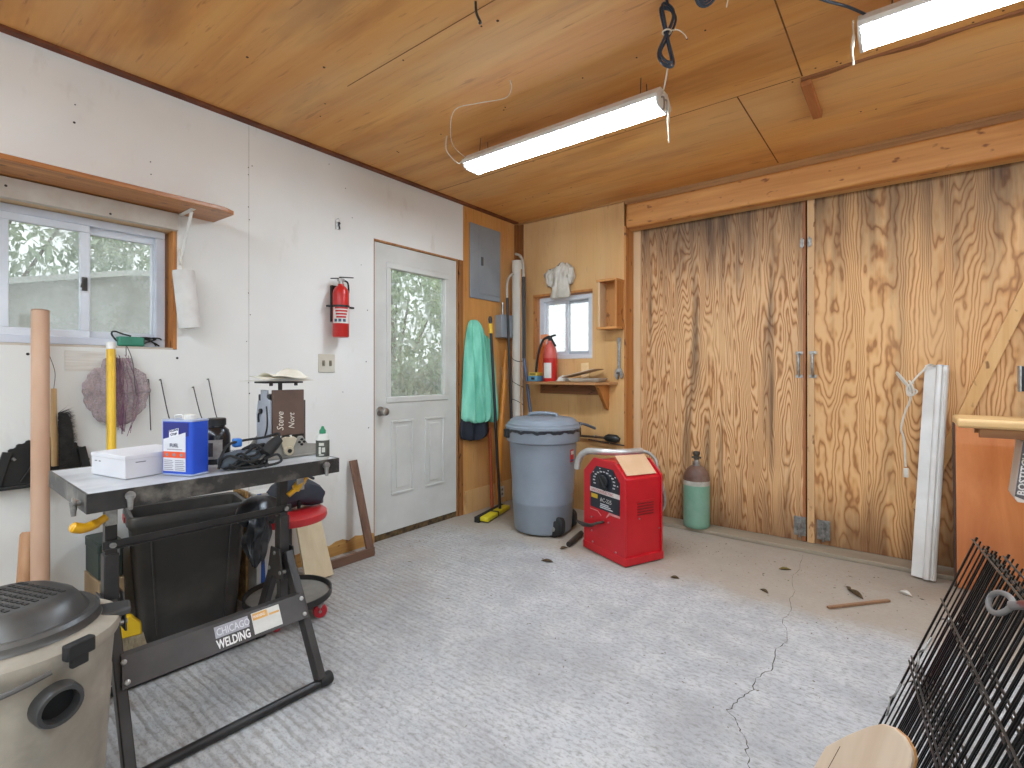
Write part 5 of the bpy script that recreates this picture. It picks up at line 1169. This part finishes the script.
MB().lathe([(.0942, .315), (.0946, .318), (.0946, .345), (.0942, .348)], (0, 0, 0), 36, cap=False).build('white_band', mat('band_pale', '#c5c2b6', '#aaa79c', 20, .6), t)
MB().lathe([(.094, .335), (.093, .37), (.086, .40), (.068, .43), (.045, .45), (.032, .456)], (0, 0, 0), 36).build('shoulder', dusty('shoulder_brown', '#5b4034', '#77574a', '#a08d80', 7, .4, .7, .6, .5), t)
MB().lathe([(.027, .45), (.027, .48), (.022, .485), (.018, .49), (.018, .52)], (0, 0, 0), 20).build('neck_ring', M_zinc, t)
MB().cyl((0, 0, .50), (0, 0, .54), .02, 12).cyl((-.0, 0, .515), (.0, -.04, .515), .011, 12).lathe([(.024, .535), (.026, .542), (.026, .555), (.02, .56), (0, .56)], (0, 0, 0), 12).cyl((-.034, 0, .515), (.034, 0, .515), .008, 10).build('valve', mat('valve_dark', '#3d3934', '#5a544c', 9, .5, .5), t, bevel=.002)
# ================================================================== right side
# ---- spare strip light leaning on the big door
t = thing('leaning_light_fixture', 'white strip light housing standing on end against the plywood door', 'light fixture', (2.968, 3.70, 0))
ax = V((.066, .185, 1.21)).normalized(); sx = V((.99, -.10, 0)); sx = (sx-ax*sx.dot(ax)).normalized(); sy = ax.cross(sx)   # sy points to the door
prof = [(-.055, .0), (-.055, .03), (.055, .03), (.055, .0), (.046, -.012), (.03, -.014), (.026, -.03), (.012, -.034), (.004, -.03), (-.002, -.008), (-.02, -.006)]
if sy.y < 0: sy = -sy
MB().prism([(a, b) for a, b in prof], frame((0, 0, .012), sx, sy, ax), 1.215).build('housing', mat('fixture_white', '#e0deda', '#d2d0cb', 6, .4), t, bevel=.0015)
MB().prism([(-.054, .002), (.055, .002), (.050, -.008), (.03, -.012), (.026, -.027), (.006, -.027), (-.002, -.006), (-.02, -.004)], frame(ax*1.221+V((0, 0, .008)), sx, sy, ax), .006).build('end_cap', M_vinyl, t)
for u in (.018, .038): MB().cyl(sx*u-sy*.022+ax*.03, sx*u-sy*.022+ax*1.2, .0035, 8).build('rib', M_white, t)
M_cord = mat('cord_white', '#d6cfc2', '#c8c0b2', 12, .55)
g = MB(); K = lambda px, z, y=-.0: V((px-2.972, .12+y, z))
g.tube(smoothpts([K(3.03, 1.215, .05), K(3.0, 1.222, .02), K(2.975, 1.19), K(2.93, 1.13, -.03), K(2.905, 1.07, -.05), K(2.925, 1.05, -.06), K(2.945, 1.07, -.06), K(2.90, 1.10, -.05), K(2.855, 1.165, -.04), K(2.86, 1.17, -.05), K(2.915, 1.08, -.06), K(2.91, 1.0, -.04), K(2.895, .96, -.03), K(2.872, .85, -.02), K(2.885, .78, -.02), K(2.893, .62, -.02)], 5), .0055, 8)
g.tube(smoothpts([K(2.91, 1.13, -.05), K(2.925, 1.09, -.07), K(2.93, 1.05, -.07), K(2.905, 1.045, -.06), K(2.90, 1.09, -.06), K(2.93, 1.12, -.06)], 5), .0055, 8)
cd = g.build('cord', M_cord, t); MB().box(K(2.895, .585, -.02), (.026, .02, .055)).build('plug', M_cord, cd, bevel=.005)
# ---- orange panel
t = thing('veneer_panel', 'large orange brown veneered panel leaning beside the white light housing', 'panel', (3.112, 3.69, 0))
nx = V((0, .16, .92)).normalized()
M_or = wood('orange_veneer', '#b9672e', '#cf8044', 'z', 9., .4)
MB().prism([(0, 0), (1.30, 0), (1.30, .93), (0, .93)], frame((0, 0, .004), (1, 0, 0), nx, V((1, 0, 0)).cross(nx)), .014).build('panel', M_or, t, smooth=0)
MB().prism([(-.012, 0), (-.0005, 0), (-.0005, .90), (-.012, .90)], frame((0, 0.01, .004), (1, 0, 0), nx, V((1, 0, 0)).cross(nx)), .02).build('edge_strip', mat('dark_edge', '#3a2317', '#4d3020', 8, .6), t, smooth=0)
# ---- bench
t = thing('wooden_bench', 'light wooden bench top sticking in from the right edge of the photo', 'bench', (3.07, 3.0, 0))
MB().bb((0, -.03, .935), (1.35, .27, .975)).build('bench_top', wood('bench_pine', '#c99c63', '#dcb680', 'x', 16.), t, bevel=.012, seg=3)
MB().bb((.075, .0, .895), (1.30, .025, .935)).bb((.075, .215, .895), (1.30, .24, .935)).build('apron', wood('bench_apron', '#8a5a33', '#a87445', 'x', 18.), t, bevel=.002)
for x in (.50, 1.26):
    for y in (.03, .205): MB().bb((x-.025, y-.02, 0), (x+.025, y+.02, .897)).build('leg', M_pale_z, t, bevel=.003)
MB().bb((.27, .01, .60), (1.29, .23, .622)).build('lower_shelf', M_pale_x, t, bevel=.002)
t = thing('tool_carton', 'pale tool carton with a dark lettered edge on the bench shelf at the right edge', 'box', (3.355, 3.13, .6225))
R_b = Matrix.Rotation(math.radians(-4), 4, 'Z')
MB().prism([(-.095, .02), (-.085, .0), (.15, .0), (.15, .262), (-.07, .262)], frame((0, .085, 0), (1, 0, 0), (0, 0, 1), (0, -1, 0)), .17).build('carton', mat('carton_pale', '#d6c9bd', '#c8bbaf', 6, .6), t, bevel=.002)
MB().prism([(-.094, .025), (-.062, .012), (-.042, .26), (-.069, .26)], frame((0, -.0852, 0), (1, 0, 0), (0, 0, 1), (0, -1, 0)), .0008).build('dark_edge', mat('carton_dark', '#4a4344', '#5a5354', 9, .5), t, smooth=0)
a_ = math.radians(6)
text('BOSTITCH', 'lettering', M_lab, t, frame((-.064, -.0864, .030), (math.sin(a_), 0, math.cos(a_)), (-math.cos(a_), 0, math.sin(a_)), (0, -1, 0)), .034, sx=1.12, bold=.0008)
t = thing('bar_clamp', 'black clamp head standing up over the bench at the right edge of the photo', 'clamp', (3.317, 3.12, .9755))
MB().cyl((.05, 0, 0), (.05, 0, .16), .012, 12).lathe([(.0, 0), (.045, 0), (.045, .012), (0, .014)], (.05, 0, 0), 20).build('post', M_zinc, t)
MB().bb((-.03, -.03, .12), (.11, .03, .23)).build('head', M_black, t, bevel=.006); MB().bb((-.036, -.031, .118), (-.028, .031, .232)).build('jaw_face', M_zinc, t, bevel=.002)
# ---- folded wire crate leaning on a dark tote
t = thing('storage_tote', 'dark navy plastic tote behind the folded wire crate', 'tote', (3.53, 1.20, 0), math.radians(5.5))
def rz_(w, d_, r, z): return [(x, y, z) for x, y in rrect(w, d_, r, 5)]
M_tote = mat('tote_navy', '#14171f', '#1e222d', 6, .5)
MB().loft([rz_(.40, .60, .03, 0), rz_(.46, .66, .04, .56), rz_(.49, .69, .045, .565), rz_(.49, .69, .045, .60), rz_(.45, .65, .04, .60), rz_(.40, .60, .03, .02)]).build('body', M_tote, t)
MB().loft([rz_(.50, .70, .045, .601), rz_(.50, .70, .045, .615), rz_(.44, .64, .05, .632)]).build('lid', M_tote, t)
t = thing('folded_wire_crate', 'folded black wire dog crate leaning in the bottom right corner', 'wire crate', (2.765, 1.765, 0))
al = math.radians(5.5)
e1 = V((math.sin(al), -math.cos(al), 0)); e2 = V((math.cos(al)*.344, math.sin(al)*.344, .939)); e3 = e2.cross(e1)
if e3.x < 0: e3 = -e3
M_wire = mat('black_wire', '#1b1b1b', '#2c2c2b', 14, .28, .5)
def Q(u, v, w): return e1*u+e2*v+e3*w+V((0, 0, .004))
LW = 1.02; HT = .795
for k in range(4):
    g = MB(); gc = MB(); w = .006+k*.0185; u0 = (.0, .035, .03, .045, .04, .05)[k]; sh = (.0, .004, .010, .002, .012, .006)[k]
    n = 27; step = (LW-u0)/n
    for i in range(n+1):
        u = u0+i*step
        g.tube([Q(u, .0+.01, w), Q(u, HT-sh, w)], .0021 if i else .0030, 5)
    for v in (.012, .16+.02*(k % 2), .175+.02*(k % 2), .40, .415, .60-.03*(k % 2), HT-.012-sh):
        gc.tube([Q(u0-.012, v, w-.0042), Q(LW+.01, v, w-.0042)], .0026, 5)
    pw = g.build('wire_panel', M_wire, t); gc.build('cross_wires', mat('cross_wire', '#4a4a49', '#62615f', 30, .3, .6), pw)
g = MB()
for v in (.13, .36, .56):
    for k in range(4): g.tube(smoothpts([Q(.035, v-.012, .004+k*.0185), Q(.024, v, .012+k*.0185), Q(.035, v+.012, .022+k*.0185), Q(.045, v, .012+k*.0185)], 3), .0024, 5)
g.build('hinge_clip', M_zinc, t)
for u, v in ((.10, .47), (.06, .30)):
    MB().tube(smoothpts([Q(u-.02, v+.05, -.003), Q(u, v+.02, -.010), Q(u-.015, v, -.012), Q(u+.012, v-.02, -.010), Q(u-.005, v-.045, -.004)], 4), .0028, 7).build('latch', M_zinc, t)
# ---- looped grey handle lying on the crate
t = thing('looped_handle', 'grey rubber looped handle with a dark red shaft lying on the wire crate', 'handle', (2.765, 1.765, 0))
lp = []
c0 = (.377, .752)
for i in range(20):
    a = 2*PI*i/20
    ca_, sa_ = math.cos(a), math.sin(a)*(1.1-.25*math.cos(a))
    lp.append(Q(c0[0]+.050*ca_+.0205*sa_, c0[1]+.023*ca_-.013*sa_, -.013))
M_lg = mat('loop_grey', '#6d6a68', '#86827f', 14, .6)
MB().tube(lp, .0055, 10, closed=True).build('loop', M_lg, t)
MB().tube([Q(c0[0]+.055, c0[1]+.02, -.013), Q(c0[0]+.08, c0[1]+.03, -.013), Q(c0[0]+.10, c0[1]+.039, -.014)], [.009, .008, .007], 10).build('ferrule', M_lg, t)
MB().tube([Q(c0[0]+.09, c0[1]+.036, -.014), Q(c0[0]+.40, c0[1]+.15, -.016)], .0075, 10).build('shaft', mat('shaft_red', '#5b2a29', '#74393a', 8, .4), t)
# ---- scrap board with rounded top
t = thing('scrap_board', 'pale plywood scrap with a rounded top in front of the wire crate', 'board', (2.753, 1.22, -.0))
w_ = V((.8, -.6, 0)); l_ = V((.344, 0, .939)); n_ = w_.cross(l_).normalized()
l_p = (l_-w_*l_.dot(w_)).normalized()
def uv(a, b):
    p = w_*a+l_*b; return (p.dot(w_), p.dot(l_p))
out = [(-.30, 0), (0.0, 0), (0.0, .455), (-.004, .475), (-.014, .491), (-.033, .504), (-.055, .507), (-.075, .500), (-.093, .478), (-.121, .430), (-.147, .377), (-.15, .30), (-.30, .10)]
pl = [uv(a, b) for a, b in out]
n2 = w_.cross(l_p).normalized()
if n2.y > 0: n2 = -n2
def ply_scrap():
    q = NT('scrap_ply'); v = q.coord((9, 9, 1.4)); f = q.noise(v, 1., 4., .6, .8)
    c = q.ramp(f, [(.3, '#c2a78c'), (.58, '#d2bca4'), (.7, '#a98a6f')]); q.color(c); q.rough(.6); return q.m
MB().prism(pl, frame((0, 0, .004), w_, l_p, n2), .012).build('board', ply_scrap(), t, bevel=.001)
MB().prism([(x*1.0+(.0012 if x > -.05 else -.0), y) for x, y in pl], frame(n2*-.001+V((0, 0, .004)), w_, l_p, n2), .006).build('back_veneer', wood('scrap_edge', '#a8733f', '#c08a52', 'z', 20), t, smooth=0)
g = MB().tube([w_*uv(-.122, .40)[0]+l_p*uv(-.122, .40)[1]+n2*.0122+V((0, 0, .004)), w_*uv(-.125, .2)[0]+l_p*uv(-.125, .2)[1]+n2*.0122+V((0, 0, .004))], .0006, 5)
g.build('split_line', M_dark_gap, t)

# ================================================================== on the floor
def along(p, q, r, name, label, cat, m, sq=False):
    g = MB()
    p, q = V(p), V(q)
    if sq: g.bar(p, q, r*2, r*1.2)
    else: g.cyl(p, q, r, 10)
    return tag(g.build(name, m, None), label, cat)
along((2.586, 2.962, .008), (2.823, 3.245, .008), .0085, 'wood_stick', 'brown wooden stick lying on the floor before the right door', 'stick', wood('stick_wood', '#7d5a40', '#a07a5c', 'x', 20), True)
along((1.10, 2.93, .020), (1.045, 3.19, .020), .019, 'pipe', 'short dark pipe lying on the floor left of the red welder', 'pipe', mat('pipe_dark', '#2f2a26', '#4b443d', 9, .6, .3))
def leaf(c, L, W_, rz, name, label, cat, m, curl=.012):
    g = MB(); g.grid(lambda u, v: ((u-.5)*L, (v-.5)*W_*math.sin(PI*min(.98, max(.03, u)))**.7, .002+curl*abs(v-.5)*2*math.sin(PI*u)+curl*.6*(u-.5)**2), 12, 4)
    o = g.build(name, m, None, solid=.001); o.location = (c[0], c[1], .001); o.rotation_euler = (0, 0, rz); return tag(o, label, cat)
M_dleaf = mat('dry_leaf', '#4a3a26', '#66502f', 20, .8)
leaf((2.68, 3.235), .12, .026, -.9, 'dry_leaf', 'curled dark leaf beside the brown wooden stick', 'leaf', M_dleaf, .02)
leaf((2.645, 3.30), .06, .02, -1.2, 'dry_leaf', 'small dark leaf just behind the curled dark leaf', 'leaf', M_dleaf, .01)
leaf((2.322, 3.388), .07, .022, .5, 'dry_leaf', 'olive leaf on the floor crack in front of the double doors', 'leaf', mat('olive_leaf', '#6a5a2e', '#80703e', 20, .8))
leaf((2.291, 2.98), .055, .02, -.5, 'bark_chip', 'dark bark chip on the floor at the edge of the brown area', 'chip', M_dleaf)
leaf((1.09, 3.085-.20), .06, .03, 1.1, 'bark_chip', 'dark chip on the floor between the grey bin and the welder', 'chip', M_dleaf)
leaf((1.132, 2.622), .075, .03, .4, 'bark_chip', 'thick dark chip on the floor in front of the red welder', 'chip', M_dleaf)
leaf((2.887, 3.399), .06, .03, -.4, 'paper_scrap', 'torn white scrap on the floor before the white light housing', 'paper', mat('scrap_white', '#d6d0c6', None), .02)
leaf((1.85, 2.86), .05, .02, .3, 'bark_chip', 'small dark chip on the floor right of the red welder', 'chip', M_dleaf)
# loose crumbs nobody could count
g = MB(); rr = random.Random(77)
spots = [(.35, 2.25, .5, .35, 60), (.4, 2.75, .4, .25, 40), (1.2, 2.3, .8, .7, 60), (2.0, 2.5, .9, .8, 50), (2.5, 3.4, .5, .3, 60), (1.9, 3.5, .5, .2, 60), (1.75, 3.25, .2, .3, 40), (2.75, 3.0, .4, .6, 50), (1.5, 1.3, .5, .6, 25), (2.3, 2.0, .4, .5, 40), (.2, 2.55, .12, .35, 60), (1.2, 3.4, .5, .25, 50)]
for cx, cy, sx_, sy_, n in spots:
    for i in range(n):
        x, y = cx+rr.gauss(0, sx_*.6), cy+rr.gauss(0, sy_*.6)
        if x < .02 or y > 3.76 or x > 4.4: continue
        a = rr.uniform(0, PI); L = rr.uniform(.002, .0075)*(2.2 if rr.random() < .08 else 1); W_ = L*rr.uniform(.25, .6)
        c, s = math.cos(a), math.sin(a); h = rr.uniform(.001, .004)
        g._add([(x-L*c, y-L*s, .0005), (x+W_*s, y-W_*c, .0005), (x+L*c, y+L*s, .0005), (x-W_*s, y+W_*c, .0005), (x, y, h)], [(0, 1, 4), (1, 2, 4), (2, 3, 4), (3, 0, 4), (0, 3, 2, 1)])
tag(g.build('floor_debris', mat('crumbs', '#5a4f41', '#8a7c68', 60, .9), None, smooth=0), 'loose crumbs of bark and dirt scattered over the concrete floor', 'debris', None, 'stuff')
# crack in the slab
cp = [(2.37, 3.75), (2.385, 3.5), (2.375, 3.3), (2.415, 3.1), (2.418, 2.958), (2.445, 2.8), (2.43, 2.7), (2.483, 2.511), (2.455, 2.4), (2.478, 2.234), (2.44, 2.12), (2.443, 2.02), (2.418, 1.941), (2.405, 1.86), (2.445, 1.82), (2.477, 1.764), (2.505, 1.7), (2.524, 1.626), (2.54, 1.5), (2.52, 1.3)]
g = MB(); rr = random.Random(4); L_, R_ = [], []; pts = []
for (x0, y0), (x1, y1) in zip(cp, cp[1:]):
    for k in range(5): pts.append((x0+(x1-x0)*k/5+rr.uniform(-.007, .007), y0+(y1-y0)*k/5))
vs = []
for i, (x, y) in enumerate(pts):
    w = rr.uniform(.0005, .0019)*(1.2 if y < 2.6 else .7); vs += [(x-w, y, .0006), (x+w, y, .0006)]
g._add(vs, [(2*i, 2*i+1, 2*i+3, 2*i+2) for i in range(len(pts)-1)])
g.build('floor_crack', mat('crack_dark', '#3e3831', '#57503f', 30, .95), bpy.data.objects['floor'], smooth=0)

# ================================================================== hanging from the ceiling
t = thing('coiled_cable', 'dark cable bundled in a figure eight hanging from the ceiling', 'cable', (2.19, 1.85, H))
M_cab = mat('cable_dark', '#1f2733', '#2c3644', 9, .45)
g = MB(); rr = random.Random(12)
for k in range(4):
    o = V((rr.uniform(-.006, .006), rr.uniform(-.008, .008), 0)); wv = .022+.004*k
    g.tube([o+V((wv*math.sin(2*a)*.55+.006*math.cos(3*a), .02*math.sin(2*a)+.004*k, -.122-.112*math.cos(a)-.004*k)) for a in [2*PI*i/40 for i in range(40)]], .0048, 7, closed=True)
g.tube([(0, 0, 0), (.004, 0, -.02)], .005, 7)
g.build('loops', M_cab, t)
g = MB(); g.tube(arc((0, 0, -.122), .016, 0, 360, 14, (1, 0, 0), (0, 1, 0))[:-1], .0028, 6, closed=True); g.tube(smoothpts([(.012, 0, -.12), (.04, .01, -.125), (.06, .02, -.145), (.066, .025, -.16)]), .002, 5)
g.build('tie_string', M_string, t)
tag(MB().tube(smoothpts([(2.19, 1.852, H-.235), (2.155, 1.96, 2.40), (2.08, 2.12, 2.42), (2.018, 2.25, 2.455), (2.012, 2.27, 2.46)], 4), .0035, 6).build('pull_string', M_string, None), 'white string between the bundled cable and the end of the middle light', 'string')
tag(MB().tube(smoothpts([(2.022, 2.30, 2.43), (2.024, 2.305, 2.38), (2.020, 2.31, 2.33), (2.024, 2.31, 2.245)], 4), [.004]*4+[.0055]*4+[.003]*5, 6).build('pull_string', M_string, None), 'white pull string hanging below the right end of the middle light', 'string')
tag(MB().tube(smoothpts([(2.742, 2.24, 2.47), (2.742, 2.245, 2.41), (2.738, 2.25, 2.37), (2.742, 2.25, 2.31)], 4), [.003]*4+[.006]*4+[.004]*5, 6).build('pull_string', M_string, None), 'white pull string hanging below the left end of the corner light', 'string')
tag(MB().tube(smoothpts([(1.406, 1.901, H), (1.40, 1.92, H-.03), (1.32, 1.968, H-.03), (1.18, 1.93, H-.025), (1.04, 1.903, H-.025), (.88, 2.03, H-.04), (.77, 2.17, H-.05), (.80, 2.24, 2.47)], 5), .0022, 5).build('loose_string', M_string, None), 'thin pale string looping over the ceiling to the left end of the middle light', 'string')
tag(MB().tube(smoothpts([(.76, 2.12, H), (.745, 2.13, 2.53), (.735, 2.15, 2.49), (.775, 2.2, 2.43), (.80, 2.22, 2.455)], 5), .0035, 5).build('loose_string', M_string, None), 'short white string dangling at the left end of the middle light', 'string')
t = thing('cable_run', 'dark cable coils at the top edge running to the corner light', 'cable', (2.42, 1.80, H))
g = MB()
for k in range(3):
    for cx in (-.075, .06): g.tube([V((cx+.038*math.cos(a)+.004*k, .0+.04*math.sin(a), -.045-.012*k-.03*math.sin(a+cx*9))) for a in [2*PI*i/24 for i in range(24)]], .0048, 7, closed=True)
g.tube(smoothpts([(.06, .04, -.05), (.16, .12, -.085), (.24, .24, -.10), (.31, .36, -.09), (.36, .46, -.085)], 5), .005, 7)
g.tube([(0, -.0, 0), (.0, 0, -.04), (-.05, 0, -.05), (.05, .0, -.055)], .0045, 6)
g.build('loops', M_cab, t)
MB().tube(smoothpts([(-.02, .01, -.05), (-.005, .03, -.09), (-.015, .04, -.13)]), .002, 5).build('tie_string', M_string, t)
t = tag(MB().bb((2.497, 2.748, H-.035), (2.54, 3.15, H)).build('wood_block', wood('block_wood', '#94552a', '#b5733f', 'y', 30), None, bevel=.003), 'short wooden block nailed to the ceiling between the lights', 'wood block')
g = MB(); rr = random.Random(6)
pts = [(2.50, 2.732)]+[(2.50+.05*i, 2.748+.012*math.sin(i*.9)+rr.uniform(-.003, .003)) for i in range(40)]+[(4.45, 2.732)]
tag(g.prism(pts, frame((0, 0, H-.012), (1, 0, 0), (0, 1, 0), (0, 0, 1)), .012).build('batten', wood('batten_dark', '#7a4a28', '#96633a', 'x', 24), None, smooth=0), 'dark warped batten along the ceiling joint behind the corner light', 'batten')
tag(MB().tube(smoothpts([(1.62, 1.42, H), (1.62, 1.425, 2.53), (1.618, 1.45, 2.51), (1.622, 1.44, 2.50)], 4), .005, 7).build('ceiling_hook', M_black, None), 'small black hook hanging from the ceiling left of the bundled cable', 'hook')
